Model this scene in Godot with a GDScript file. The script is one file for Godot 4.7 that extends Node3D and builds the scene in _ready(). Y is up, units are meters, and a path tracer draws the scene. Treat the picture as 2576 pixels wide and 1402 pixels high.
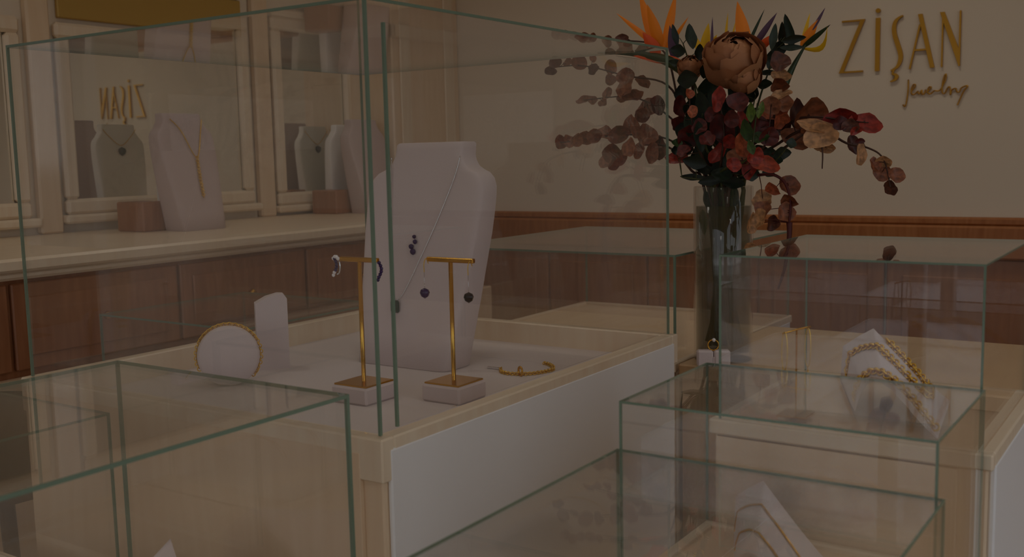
extends Node3D
# A jewellery shop: glass display cases on wooden pedestals, a vase of flowers, a mirrored wall and a wall with gold lettering.

const K := 1.13333          # size of the far walls about the eye, used for the lettering
const EYE := Vector3(0, 1.268, 0)
var rng := RandomNumberGenerator.new()
var M := {}
var taken := {}

func _ready() -> void:
	rng.seed = 7
	make_camera()
	make_environment()
	make_materials()
	make_lights()
	make_room()
	make_wall_furniture()
	make_sign()
	make_cases()
	make_vase()
	make_flowers()
	make_display_of_large_case()
	make_display_of_small_cases()
	make_wall_displays()
	make_stool()

func make_camera() -> void:
	var c := Camera3D.new()
	c.name = "camera"
	c.fov = 30.08
	c.near = 0.02
	c.far = 60.0
	c.position = EYE
	c.rotation_degrees = Vector3(-6.708, 33.931, -1.267)
	var lens := CameraAttributesPhysical.new()
	lens.frustum_focal_length = 44.66
	lens.frustum_focus_distance = 1.75
	lens.exposure_aperture = 10.0
	c.attributes = lens
	add_child(c)
	c.current = true
	c.fov = 30.08

func make_environment() -> void:
	var e := Environment.new()
	e.background_mode = Environment.BG_SKY
	var s := Sky.new()
	var p := ProceduralSkyMaterial.new()
	p.sky_top_color = Color(0.8, 0.84, 0.9)
	p.sky_horizon_color = Color(0.93, 0.93, 0.93)
	p.ground_bottom_color = Color(0.5, 0.5, 0.5)
	p.ground_horizon_color = Color(0.82, 0.8, 0.77)
	p.sky_energy_multiplier = 3.4
	p.ground_energy_multiplier = 2.5
	s.sky_material = p
	e.sky = s
	e.tonemap_mode = Environment.TONE_MAPPER_LINEAR
	e.tonemap_exposure = 0.062
	e.sdfgi_enabled = true
	e.ssao_enabled = true
	e.ssil_enabled = true
	var w := WorldEnvironment.new()
	w.name = "world_environment"
	w.environment = e
	add_child(w)

const WARM := Color(1.0, 0.97, 0.92)

func make_lights() -> void:
	# ceiling spotlights: the fitting is a small white can with a glowing lens, its light sits just below the lens
	for p in [[-1.9, -2.5], [-1.0, -2.5], [0.0, -2.4], [-1.9, -1.2], [-0.85, -1.25], [0.35, -1.2], [-1.5, 0.3], [-0.3, 0.1], [0.9, 0.2]]:
		ceiling_lamp(Vector3(p[0], 2.7, p[1]), Vector3(0, -1, 0), (2.2 if absf(p[0] + 0.7) > 0.95 else 1.5), 66.0)
	# a wall washer for the lettering
	ceiling_lamp(Vector3(-0.7, 2.7, -2.5), Vector3(-0.04, -1.5, -0.9), 2.0, 36.0)

func ceiling_lamp(at: Vector3, towards: Vector3, energy: float, cone: float) -> void:
	var t := thing("ceiling_spotlight", "small white round spotlight set in the cream ceiling", "spotlight", at, "ceiling spotlights")
	part("housing", lathe([[0.0, 0.0], [0.055, 0.0], [0.058, -0.008], [0.046, -0.014], [0.04, -0.006], [0.0, -0.006]], 20), M.white_paint, t)
	var lens := part("lens", lathe([[0.0, -0.009], [0.038, -0.009], [0.0, -0.008]], 18), M.lamp_glow, t)
	lens.cast_shadow = GeometryInstance3D.SHADOW_CASTING_SETTING_ON
	var l := SpotLight3D.new()
	l.name = "spot_light"
	l.light_color = WARM
	l.light_energy = energy
	l.light_size = 0.12
	l.spot_range = 9.0
	l.spot_attenuation = 2.0
	l.spot_angle = cone
	l.spot_angle_attenuation = 0.9
	l.shadow_enabled = true
	l.position = Vector3(0, -0.05, 0)
	t.add_child(l)
	l.basis = Basis.looking_at(towards.normalized(), Vector3(0.02, 0.1, 1).normalized())

# ---------------------------------------------------------------- helpers
func numbered(called: String) -> String:
	var n: int = taken.get(called, 0)
	taken[called] = n + 1
	return called if n == 0 else "%s_%03d" % [called, n]

func thing(called: String, label: String, category: String, at := Vector3.ZERO, group := "") -> Node3D:
	var o := Node3D.new()
	o.name = numbered(called)
	o.position = at
	o.set_meta("label", label)
	o.set_meta("category", category)
	if group:
		o.set_meta("group", group)
	add_child(o)
	return o

func part(called: String, mesh: Mesh, m: Material, parent: Node3D, at := Vector3.ZERO, turn := Basis.IDENTITY) -> MeshInstance3D:
	var o := MeshInstance3D.new()
	o.name = called
	o.mesh = mesh
	o.material_override = m
	o.transform = Transform3D(turn, at)
	parent.add_child(o, true)
	return o

func structure(called: String, mesh: Mesh, m: Material, at := Vector3.ZERO) -> MeshInstance3D:
	var o := part(called, mesh, m, self, at)
	o.set_meta("kind", "structure")
	return o

func st_new() -> SurfaceTool:
	var st := SurfaceTool.new()
	st.begin(Mesh.PRIMITIVE_TRIANGLES)
	return st

func tri(st: SurfaceTool, a: Vector3, b: Vector3, c: Vector3, out: Vector3) -> void:
	var n := (b - a).cross(c - a)
	if n.length_squared() < 1e-18:
		return
	n = n.normalized()
	if n.dot(out) < 0.0:
		n = -n
	else:
		var k := b
		b = c
		c = k
	for v in [a, b, c]:
		st.set_normal(n)
		st.add_vertex(v)

func quad(st: SurfaceTool, a: Vector3, b: Vector3, c: Vector3, d: Vector3, out: Vector3) -> void:
	tri(st, a, b, c, out)
	tri(st, a, c, d, out)

# a box between two corners with chamfered edges
func add_box(st: SurfaceTool, lo: Vector3, hi: Vector3, bevel := 0.0) -> void:
	var mid := (lo + hi) / 2.0
	var h := (hi - lo) / 2.0
	var b: float = min(bevel, min(h.x, min(h.y, h.z)) * 0.9)
	var p := func(sx: float, sy: float, sz: float, flat: int) -> Vector3:
		var v := Vector3(sx * (h.x - b), sy * (h.y - b), sz * (h.z - b))
		v[flat] = [sx * h.x, sy * h.y, sz * h.z][flat]
		return mid + v
	for s in [-1.0, 1.0]:
		quad(st, p.call(s, -1, -1, 0), p.call(s, 1, -1, 0), p.call(s, 1, 1, 0), p.call(s, -1, 1, 0), Vector3(s, 0, 0))
		quad(st, p.call(-1, s, -1, 1), p.call(1, s, -1, 1), p.call(1, s, 1, 1), p.call(-1, s, 1, 1), Vector3(0, s, 0))
		quad(st, p.call(-1, -1, s, 2), p.call(1, -1, s, 2), p.call(1, 1, s, 2), p.call(-1, 1, s, 2), Vector3(0, 0, s))
	if b <= 0.0:
		return
	for s in [-1.0, 1.0]:
		for t in [-1.0, 1.0]:
			quad(st, p.call(s, t, -1, 0), p.call(s, t, 1, 0), p.call(s, t, 1, 1), p.call(s, t, -1, 1), Vector3(s, t, 0))
			quad(st, p.call(s, -1, t, 0), p.call(s, 1, t, 0), p.call(s, 1, t, 2), p.call(s, -1, t, 2), Vector3(s, 0, t))
			quad(st, p.call(-1, s, t, 1), p.call(1, s, t, 1), p.call(1, s, t, 2), p.call(-1, s, t, 2), Vector3(0, s, t))
			for u in [-1.0, 1.0]:
				tri(st, p.call(s, t, u, 0), p.call(s, t, u, 1), p.call(s, t, u, 2), Vector3(s, t, u))

func box(lo: Vector3, hi: Vector3, bevel := 0.0) -> ArrayMesh:
	var st := st_new()
	add_box(st, lo, hi, bevel)
	return st.commit()

func boxes(list: Array, bevel := 0.0) -> ArrayMesh:
	var st := st_new()
	for l in list:
		add_box(st, Vector3(l[0], l[1], l[2]), Vector3(l[3], l[4], l[5]), bevel)
	return st.commit()

func lathe(profile: Array, seg := 24) -> ArrayMesh:
	var st := st_new()
	st.set_smooth_group(0)
	for i in profile.size() - 1:
		var a: Array = profile[i]
		var b: Array = profile[i + 1]
		for k in seg:
			var t0 := TAU * k / seg
			var t1 := TAU * (k + 1) / seg
			var p := [Vector3(a[0] * cos(t0), a[1], a[0] * sin(t0)), Vector3(b[0] * cos(t0), b[1], b[0] * sin(t0)), Vector3(b[0] * cos(t1), b[1], b[0] * sin(t1)), Vector3(a[0] * cos(t1), a[1], a[0] * sin(t1))]
			for f in [[0, 1, 2], [0, 2, 3]]:
				if (p[f[1]] - p[f[0]]).cross(p[f[2]] - p[f[0]]).length() > 1e-12:
					for v in f:
						st.add_vertex(p[v])
	st.index()
	st.generate_normals()
	return st.commit()

func add_tube(st: SurfaceTool, path: Array, r0: float, r1: float, sides := 7) -> void:
	st.set_smooth_group(0)
	var rings := []
	var side := Vector3.ZERO
	for i in path.size():
		var d: Vector3 = path[min(i + 1, path.size() - 1)] - path[max(i - 1, 0)]
		d = d.normalized()
		if side == Vector3.ZERO:
			side = d.cross(Vector3.UP if absf(d.y) < 0.9 else Vector3.RIGHT).normalized()
		side = (side - d * side.dot(d)).normalized()
		var other := d.cross(side)
		var r := lerpf(r0, r1, float(i) / max(1, path.size() - 1))
		var ring := []
		for k in sides:
			ring.append(path[i] + (side * cos(TAU * k / sides) + other * sin(TAU * k / sides)) * r)
		rings.append(ring)
	for i in rings.size() - 1:
		for k in sides:
			var l := (k + 1) % sides
			for v in [rings[i][k], rings[i + 1][k], rings[i + 1][l], rings[i][k], rings[i + 1][l], rings[i][l]]:
				st.add_vertex(v)
	for e in [0, rings.size() - 1]:
		for k in range(1, sides - 1):
			for v in [rings[e][0], rings[e][k], rings[e][k + 1]] if e else [rings[e][0], rings[e][k + 1], rings[e][k]]:
				st.add_vertex(v)

func tube(path: Array, r0: float, r1 := -1.0, sides := 7) -> ArrayMesh:
	var st := st_new()
	add_tube(st, path, r0, r0 if r1 < 0.0 else r1, sides)
	st.index()
	st.generate_normals()
	return st.commit()

func smooth_path(points: Array, per := 6) -> Array:
	var out := []
	for i in points.size() - 1:
		var a: Vector3 = points[max(i - 1, 0)]
		var b: Vector3 = points[i]
		var c: Vector3 = points[i + 1]
		var d: Vector3 = points[min(i + 2, points.size() - 1)]
		for k in per:
			out.append(b.cubic_interpolate(c, a, d, float(k) / per))
	out.append(points[-1])
	return out

# a flat outline (x, y) given a thickness along z
func extrude(polys: Array, depth: float) -> ArrayMesh:
	var st := st_new()
	for poly in polys:
		depth += 0.0007   # strokes that cross lie one over the other
		var p := PackedVector2Array(poly)
		if Geometry2D.is_polygon_clockwise(p):
			p.reverse()
		var index := Geometry2D.triangulate_polygon(p)
		for i in range(0, index.size(), 3):
			var a := p[index[i]]
			var b := p[index[i + 1]]
			var c := p[index[i + 2]]
			tri(st, Vector3(a.x, a.y, depth), Vector3(b.x, b.y, depth), Vector3(c.x, c.y, depth), Vector3(0, 0, 1))
			tri(st, Vector3(a.x, a.y, 0), Vector3(b.x, b.y, 0), Vector3(c.x, c.y, 0), Vector3(0, 0, -1))
		for i in p.size():
			var a := p[i]
			var b := p[(i + 1) % p.size()]
			quad(st, Vector3(a.x, a.y, 0), Vector3(b.x, b.y, 0), Vector3(b.x, b.y, depth), Vector3(a.x, a.y, depth), Vector3(b.y - a.y, a.x - b.x, 0))
	return st.commit()

# ---------------------------------------------------------------- materials
func mat(c: Color, rough := 0.6, metal := 0.0) -> StandardMaterial3D:
	var m := StandardMaterial3D.new()
	m.albedo_color = c
	m.roughness = rough
	m.metallic = metal
	return m

# wood grain: long soft streaks along the second axis of the picture
func grain(a: Color, b: Color, n_seed: int, across: float, along: float) -> ImageTexture:
	var n := FastNoiseLite.new()
	n.seed = n_seed
	n.noise_type = FastNoiseLite.TYPE_SIMPLEX_SMOOTH
	n.frequency = 1.0
	n.fractal_octaves = 3
	var im := Image.create(256, 256, false, Image.FORMAT_RGB8)
	for y in 256:
		for x in 256:
			# wrapped on a ring along the grain and across it, so that the picture repeats
			var tx := TAU * x / 256.0
			var ty := TAU * y / 256.0
			var v := n.get_noise_3d(cos(tx) * across + cos(ty) * along, sin(tx) * across, sin(ty) * along)
			im.set_pixel(x, y, a.lerp(b, clampf(0.5 + v * 0.9, 0.0, 1.0)))
	return ImageTexture.create_from_image(im)

func wood(a: Color, b: Color, n_seed: int, rough: float, scale := 1.6) -> StandardMaterial3D:
	var m := mat(Color.WHITE, rough)
	m.albedo_texture = grain(a, b, n_seed, 5.0, 0.5)
	m.uv1_triplanar = true
	m.uv1_world_triplanar = true
	m.uv1_scale = Vector3(scale, scale, scale)
	return m

func pane_material(alpha: float) -> StandardMaterial3D:
	var m := mat(Color(0.8, 0.88, 0.84, alpha), 0.0)
	m.transparency = BaseMaterial3D.TRANSPARENCY_ALPHA
	m.cull_mode = BaseMaterial3D.CULL_DISABLED
	return m

var mottle: ImageTexture

# blotches and veins of leaves and petals
func make_mottle() -> ImageTexture:
	var n := FastNoiseLite.new()
	n.seed = 21
	n.frequency = 0.018
	n.fractal_octaves = 2
	var im := Image.create(128, 128, false, Image.FORMAT_RGB8)
	for y in 128:
		for x in 128:
			var v := clampf(0.87 + 0.3 * n.get_noise_2d(x, y), 0.6, 1.0)
			im.set_pixel(x, y, Color(v, v * 0.97, v * 0.93))
	return ImageTexture.create_from_image(im)

func leafy(c: Color, rough := 0.6) -> StandardMaterial3D:
	var m := mat(c, rough)
	m.cull_mode = BaseMaterial3D.CULL_DISABLED
	m.backlight_enabled = true
	m.backlight = c * 0.35
	m.albedo_texture = mottle
	m.uv1_triplanar = true
	m.uv1_scale = Vector3(0.8, 0.8, 0.8)
	return m

func petal(c: Color) -> StandardMaterial3D:
	var m := leafy(c, 0.5)
	m.albedo_texture = null
	return m

func make_materials() -> void:
	mottle = make_mottle()
	M.pane = pane_material(0.01)
	M.tinted_pane = mat(Color(0.5, 0.55, 0.6, 0.5), 0.0)
	M.tinted_pane.transparency = BaseMaterial3D.TRANSPARENCY_ALPHA
	M.edge = mat(Color(0.49, 0.57, 0.49), 0.15)
	M.wall = mat(Color(0.92, 0.86, 0.77), 0.75)
	M.cream_wood = wood(Color(0.94, 0.84, 0.71), Color(0.92, 0.81, 0.67), 5, 0.42)
	M.rim_wood = wood(Color(0.95, 0.88, 0.77), Color(0.93, 0.84, 0.72), 6, 0.35)
	M.brown_wood = wood(Color(0.68, 0.46, 0.31), Color(0.6, 0.38, 0.24), 8, 0.4)
	M.rail_wood = wood(Color(0.72, 0.47, 0.27), Color(0.64, 0.39, 0.2), 12, 0.4)
	M.tan_wood = wood(Color(0.84, 0.71, 0.54), Color(0.8, 0.66, 0.49), 14, 0.4)
	M.dark_wood = wood(Color(0.3, 0.19, 0.12), Color(0.24, 0.14, 0.09), 9, 0.4)
	M.floor_wood = wood(Color(0.6, 0.43, 0.3), Color(0.5, 0.35, 0.24), 10, 0.35, 0.9)
	M.white_paint = mat(Color(0.96, 0.94, 0.91), 0.35)
	M.overexposed_side = mat(Color(0.97, 0.965, 0.955), 0.4)  # the pedestal's cream made whiter: overexposure of its lit side put into the colour
	M.ceiling = mat(Color(0.93, 0.87, 0.79), 0.8)
	M.velvet = cloth(Color(0.86, 0.8, 0.785), 0.3)
	M.pad = cloth(Color(0.88, 0.835, 0.82), 0.2)
	M.white_velvet = cloth(Color(0.96, 0.94, 0.92), 0.3)
	M.grey_velvet = cloth(Color(0.8, 0.72, 0.7), 0.35)
	M.green_velvet = cloth(Color(0.07, 0.14, 0.1), 0.5)
	M.gold = mat(Color(0.86, 0.66, 0.28), 0.25, 1.0)
	M.bright_gold = mat(Color(0.93, 0.76, 0.33), 0.3, 1.0)
	M.sign_gold = mat(Color(0.78, 0.58, 0.22), 0.38, 0.9)
	M.brass_panel = mat(Color(0.78, 0.64, 0.34), 0.4, 0.3)
	M.dark_glass = mat(Color(0.06, 0.1, 0.09), 0.1)
	M.silver = mat(Color(0.9, 0.9, 0.9), 0.2, 1.0)
	M.mirror = mat(Color(0.93, 0.92, 0.88), 0.015, 1.0)
	M.purple = mat(Color(0.22, 0.12, 0.32), 0.1)
	M.black_gem = mat(Color(0.05, 0.04, 0.04), 0.08)
	M.green_gem = mat(Color(0.2, 0.26, 0.22), 0.1)
	M.pearl = mat(Color(0.95, 0.93, 0.92), 0.2)
	M.lamp_glow = mat(Color(1, 1, 1), 0.5)
	M.lamp_glow.emission_enabled = true
	M.lamp_glow.emission = WARM
	M.lamp_glow.emission_energy_multiplier = 30.0
	M.vase = mat(Color(0.35, 0.5, 0.46, 0.05), 0.0)
	M.vase.transparency = BaseMaterial3D.TRANSPARENCY_ALPHA
	M.water = mat(Color(0.33, 0.28, 0.12, 0.55), 0.0)
	M.water.transparency = BaseMaterial3D.TRANSPARENCY_ALPHA
	M.stem = leafy(Color(0.3, 0.33, 0.15))
	M.twig = leafy(Color(0.3, 0.18, 0.12))
	M.red_twig = leafy(Color(0.36, 0.08, 0.06))
	M.tones = []
	for c in [Color(0.4, 0.19, 0.11), Color(0.62, 0.35, 0.21), Color(0.38, 0.07, 0.04), Color(0.64, 0.13, 0.06), Color(0.87, 0.65, 0.44), Color(0.85, 0.45, 0.29), Color(0.07, 0.16, 0.08), Color(0.22, 0.36, 0.12), Color(0.42, 0.55, 0.2), Color(0.7, 0.22, 0.08)]:
		var three := []
		for k in 3:
			three.append(leafy((c as Color).lightened(0.06 * k).darkened(0.05 * (2 - k)), 0.5))
		M.tones.append(three)
	M.orange = petal(Color(1.0, 0.56, 0.03))
	M.yellow = petal(Color(0.98, 0.78, 0.1))
	M.lilac = leafy(Color(0.48, 0.36, 0.5), 0.5)
	M.spathe = leafy(Color(0.2, 0.3, 0.14), 0.45)
	M.ember = petal(Color(0.92, 0.34, 0.06))
	M.rose = []
	for c in [Color(0.84, 0.59, 0.41), Color(0.78, 0.53, 0.36), Color(0.89, 0.65, 0.46)]:
		M.rose.append(leafy(c, 0.6))

func cloth(c: Color, sheen: float) -> StandardMaterial3D:
	var m := mat(c, 0.85)
	m.rim_enabled = true
	m.rim = sheen
	m.rim_tint = 0.4
	var n := NoiseTexture2D.new()
	n.width = 256
	n.height = 256
	n.seamless = true
	n.as_normal_map = true
	n.bump_strength = 2.0
	var f := FastNoiseLite.new()
	f.frequency = 0.12
	n.noise = f
	m.normal_enabled = true
	m.normal_texture = n
	m.normal_scale = 0.25
	m.uv1_triplanar = true
	m.uv1_scale = Vector3(12, 12, 12)
	return m

# ---------------------------------------------------------------- the room
const XL := -2.76
const XR := 1.7
const ZF := -3.4
const ZB := 2.3
const TOP := 2.7

func make_room() -> void:
	var fl := structure("floor", box(Vector3(XL - 0.12, -0.06, ZF - 0.12), Vector3(XR + 0.12, -0.012, ZB + 0.12)), M.dark_wood)
	for i in 26:   # floorboards, laid along z
		var x := XL + i * 0.172
		part("floorboard", box(Vector3(x, -0.03, ZF), Vector3(min(x + 0.169, XR), 0.0, ZB), 0.002), M.floor_wood, fl)
	structure("ceiling", box(Vector3(XL - 0.12, TOP, ZF - 0.12), Vector3(XR + 0.12, TOP + 0.1, ZB + 0.12)), M.ceiling)
	# the wall with the mirrors has a window towards the street, nearer than the photograph's left edge
	var w0 := -0.12
	var w1 := 0.14
	structure("wall_left", boxes([[XL - 0.12, 0, ZF - 0.12, XL, TOP, w0], [XL - 0.12, 0, w1, XL, TOP, ZB + 0.12], [XL - 0.12, 0, w0, XL, 0.55, w1], [XL - 0.12, 2.25, w0, XL, TOP, w1]]), M.wall)
	var win := structure("window_1", boxes([[XL - 0.1, 0.55, w0, XL + 0.02, 0.6, w1], [XL - 0.1, 2.2, w0, XL + 0.02, 2.25, w1], [XL - 0.1, 0.6, w0, XL + 0.02, 2.2, w0 + 0.05], [XL - 0.1, 0.6, w1 - 0.05, XL + 0.02, 2.2, w1]], 0.004), M.white_paint)
	part("pane", box(Vector3(XL - 0.06, 0.6, w0 + 0.05), Vector3(XL - 0.054, 2.2, w1 - 0.05)), M.tinted_pane, win)
	var far := structure("wall_far", box(Vector3(XL - 0.12, 0, ZF - 0.12), Vector3(XR + 0.12, TOP, ZF)), M.wall)
	# brown panels below the rail
	for i in 10:
		var x := -2.52 + i * 0.42
		part("wainscot_panel", boxes([[x, 0.1, ZF, x + 0.412, 0.928, ZF + 0.018], [x + 0.05, 0.2, ZF + 0.018, x + 0.362, 0.87, ZF + 0.026]], 0.004), M.brown_wood, far)
	structure("trim_1", boxes([[-2.523, 0.93, ZF, XR, 1.03, ZF + 0.045], [-2.523, 1.03, ZF, XR, 1.055, ZF + 0.028]], 0.006), M.rail_wood)
	structure("baseboard_far", box(Vector3(-2.523, 0, ZF), Vector3(XR, 0.1, ZF + 0.03), 0.004), M.brown_wood)
	# unseen windows added behind the camera and on its right for flat fill light
	structure("wall_right", boxes([[XR, 0, ZF - 0.12, XR + 0.12, TOP, -2.1], [XR, 0, 1.6, XR + 0.12, TOP, ZB + 0.12], [XR, 0, -2.1, XR + 0.12, 0.25, 1.6], [XR, 2.4, -2.1, XR + 0.12, TOP, 1.6]]), M.wall)
	structure("wall_back", boxes([[XL - 0.12, 0, ZB, -2.2, TOP, ZB + 0.12], [1.3, 0, ZB, XR + 0.12, TOP, ZB + 0.12], [-2.2, 0, ZB, 1.3, 0.25, ZB + 0.12], [-2.2, 2.4, ZB, 1.3, TOP, ZB + 0.12]]), M.wall)
	var bars := [[XR + 0.02, 0.25, -2.1, XR + 0.1, 0.31, 1.6], [XR + 0.02, 2.34, -2.1, XR + 0.1, 2.4, 1.6]]
	for z in [-2.1, -0.88, 0.32, 1.54]:
		bars.append([XR + 0.02, 0.31, z, XR + 0.1, 2.34, z + 0.06])
	win = structure("added_window_2", boxes(bars, 0.004), M.white_paint)  # added, out of view: soft fill from the right
	for z in [-2.04, -0.82, 0.38]:
		part("pane", box(Vector3(XR + 0.05, 0.31, z), Vector3(XR + 0.056, 2.34, z + 1.16)), M.pane, win)
	bars = [[-2.2, 0.25, ZB + 0.02, 1.3, 0.31, ZB + 0.1], [-2.2, 2.34, ZB + 0.02, 1.3, 2.4, ZB + 0.1]]
	for x in [-2.2, -1.05, 0.1, 1.24]:
		bars.append([x, 0.31, ZB + 0.02, x + 0.06, 2.34, ZB + 0.1])
	win = structure("added_window_3", boxes(bars, 0.004), M.white_paint)  # added, out of view: frontal fill on the upright faces
	for x in [-2.14, -0.99, 0.16]:
		part("pane", box(Vector3(x, 0.31, ZB + 0.05), Vector3(x + 1.09, 2.34, ZB + 0.056)), M.pane, win)

func make_wall_furniture() -> void:
	# corner pilaster of the mirrored wall
	var pil := thing("corner_pilaster", "broad cream wooden pilaster in the corner between mirrored wall and lettered wall", "pilaster", Vector3(XL, 0, -2.99))
	part("shaft", box(Vector3(0.002, 0, -0.408), Vector3(0.237, 2.69, 0), 0.004), M.cream_wood, pil)
	part("fluted_strip", boxes([[0.237, 1.12, -0.37, 0.245, 2.6, -0.31], [0.237, 1.12, -0.1, 0.245, 2.6, -0.04]], 0.003), M.rim_wood, pil)
	part("capital", boxes([[0.237, 1.71, -0.408, 0.262, 1.76, 0.018], [0.0, 1.71, 0.0, 0.262, 1.76, 0.018]], 0.006), M.rim_wood, pil)
	# mirrors in moulded frames
	mirror(-1.05, -1.626, 1.17, 1.635, "framed wall mirror nearest the window, cut by the left picture edge")
	mirror(-1.821, -2.449, 1.173, 1.631, "wide framed wall mirror in which the gold lettering shows reversed")
	mirror(-2.647, -2.965, 1.158, 1.62, "narrow framed wall mirror beside the corner pilaster")
	# pilasters and the panels over the mirrors
	for z in [-1.725, -2.55]:
		var p := thing("wall_pilaster", "flat cream wall pilaster left of the mirror with reversed lettering" if z > -2.0 else "flat cream wall pilaster between the two mirrors behind the necklace busts", "pilaster", Vector3(XL, 1.078, z), "flat wall pilasters")
		part("shaft", box(Vector3(0.001, 0, -0.035), Vector3(0.03, 1.6, 0.035), 0.006), M.cream_wood, p)
	var gp := thing("brass_sheet", "dull gold metal panel above the mirror with reversed lettering", "metal panel", Vector3(XL, 1.69, -2.135))
	part("sheet", box(Vector3(0.001, 0, -0.34), Vector3(0.016, 0.12, 0.34), 0.003), M.brass_panel, gp)
	var tr := thing("transom_glass", "dark green glass band above the dull gold panel", "panel", Vector3(XL, 1.815, -2.135))
	part("sheet", box(Vector3(0.001, 0, -0.34), Vector3(0.02, 0.3, 0.34), 0.003), M.dark_glass, tr)
	# the counter along that wall
	var ct := thing("wall_counter", "long cream counter with brown drawer fronts under the wall mirrors", "counter", Vector3(XL, 0, 0))
	part("worktop", boxes([[0.002, 1.048, -2.985, 0.686, 1.0776, -0.3], [0.002, 1.03, -2.985, 0.665, 1.048, -0.3]], 0.006), M.rim_wood, ct)
	part("body", box(Vector3(0.002, 0.0, -2.985), Vector3(0.63, 1.03, -0.32)), M.brown_wood, ct)
	for i in 6:
		var z := -2.98 + i * 0.44
		var d := part("drawer", boxes([[0.63, 0.83, z, 0.642, 1.02, z + 0.43], [0.642, 0.86, z + 0.035, 0.648, 0.99, z + 0.395]], 0.003), M.brown_wood, ct)
		part("knob", lathe([[0.0, 0.02], [0.008, 0.018], [0.01, 0.012], [0.004, 0.006], [0.004, 0.0]], 12), M.gold, d, Vector3(0.648, 0.925, z + 0.215), Basis(Vector3(0, 0, 1), -PI / 2))
	part("lower_ledge", box(Vector3(0.63, 0.0, -2.985), Vector3(0.665, 0.815, -0.32), 0.004), M.cream_wood, ct)

func mirror(z1: float, z0: float, y0: float, y1: float, label: String) -> void:
	var t := thing("wall_mirror", label, "mirror", Vector3(XL, y0, (z0 + z1) / 2.0), "framed wall mirrors over the counter")
	var w := (z1 - z0) / 2.0
	var h := y1 - y0
	part("glass", box(Vector3(0.002, 0, -w), Vector3(0.008, h, w)), M.mirror, t)
	for f in [[-w - 0.045, -0.045, w + 0.045, 0.0], [-w - 0.045, h, w + 0.045, h + 0.045], [-w - 0.045, 0.0, -w, h], [w, 0.0, w + 0.045, h]]:
		part("frame_bar", boxes([[0.001, f[1], f[0], 0.028, f[3], f[2]]], 0.009), M.rim_wood, t)
	part("sill", box(Vector3(0.001, -0.07, -w - 0.06), Vector3(0.045, -0.045, w + 0.06), 0.006), M.rim_wood, t)

# ---------------------------------------------------------------- gold lettering
const SCRIPT := {
	"j": [Vector2(-0.6960, 1.4530), Vector2(-0.6960, 1.4260), Vector2(-0.6990, 1.3980), Vector2(-0.7030, 1.3810), Vector2(-0.7090, 1.3860)],
	"e": [Vector2(-0.6900, 1.4190), Vector2(-0.6830, 1.4260), Vector2(-0.6770, 1.4370), Vector2(-0.6820, 1.4390), Vector2(-0.6870, 1.4280), Vector2(-0.6870, 1.4150), Vector2(-0.6800, 1.4120), Vector2(-0.6700, 1.4210)],
	"w": [Vector2(-0.6700, 1.4210), Vector2(-0.6690, 1.4140), Vector2(-0.6650, 1.4140), Vector2(-0.6610, 1.4230), Vector2(-0.6590, 1.4120), Vector2(-0.6540, 1.4130), Vector2(-0.6500, 1.4240)],
	"e2": [Vector2(-0.6480, 1.4150), Vector2(-0.6410, 1.4220), Vector2(-0.6360, 1.4290), Vector2(-0.6410, 1.4300), Vector2(-0.6450, 1.4230), Vector2(-0.6440, 1.4140), Vector2(-0.6370, 1.4120), Vector2(-0.6280, 1.4200)],
	"l": [Vector2(-0.6280, 1.4200), Vector2(-0.6140, 1.4200), Vector2(-0.6010, 1.4460), Vector2(-0.5990, 1.4610), Vector2(-0.6030, 1.4580), Vector2(-0.6080, 1.4360), Vector2(-0.6080, 1.4150), Vector2(-0.6020, 1.4110), Vector2(-0.5950, 1.4240)],
	"r": [Vector2(-0.5950, 1.4240), Vector2(-0.5910, 1.4280), Vector2(-0.5880, 1.4240), Vector2(-0.5870, 1.4060), Vector2(-0.5840, 1.4180), Vector2(-0.5760, 1.4230), Vector2(-0.5730, 1.4200)],
	"y": [Vector2(-0.5730, 1.4230), Vector2(-0.5710, 1.4140), Vector2(-0.5650, 1.4130), Vector2(-0.5590, 1.4240), Vector2(-0.5440, 1.4280), Vector2(-0.5550, 1.4120), Vector2(-0.5690, 1.3780)],
}

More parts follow.
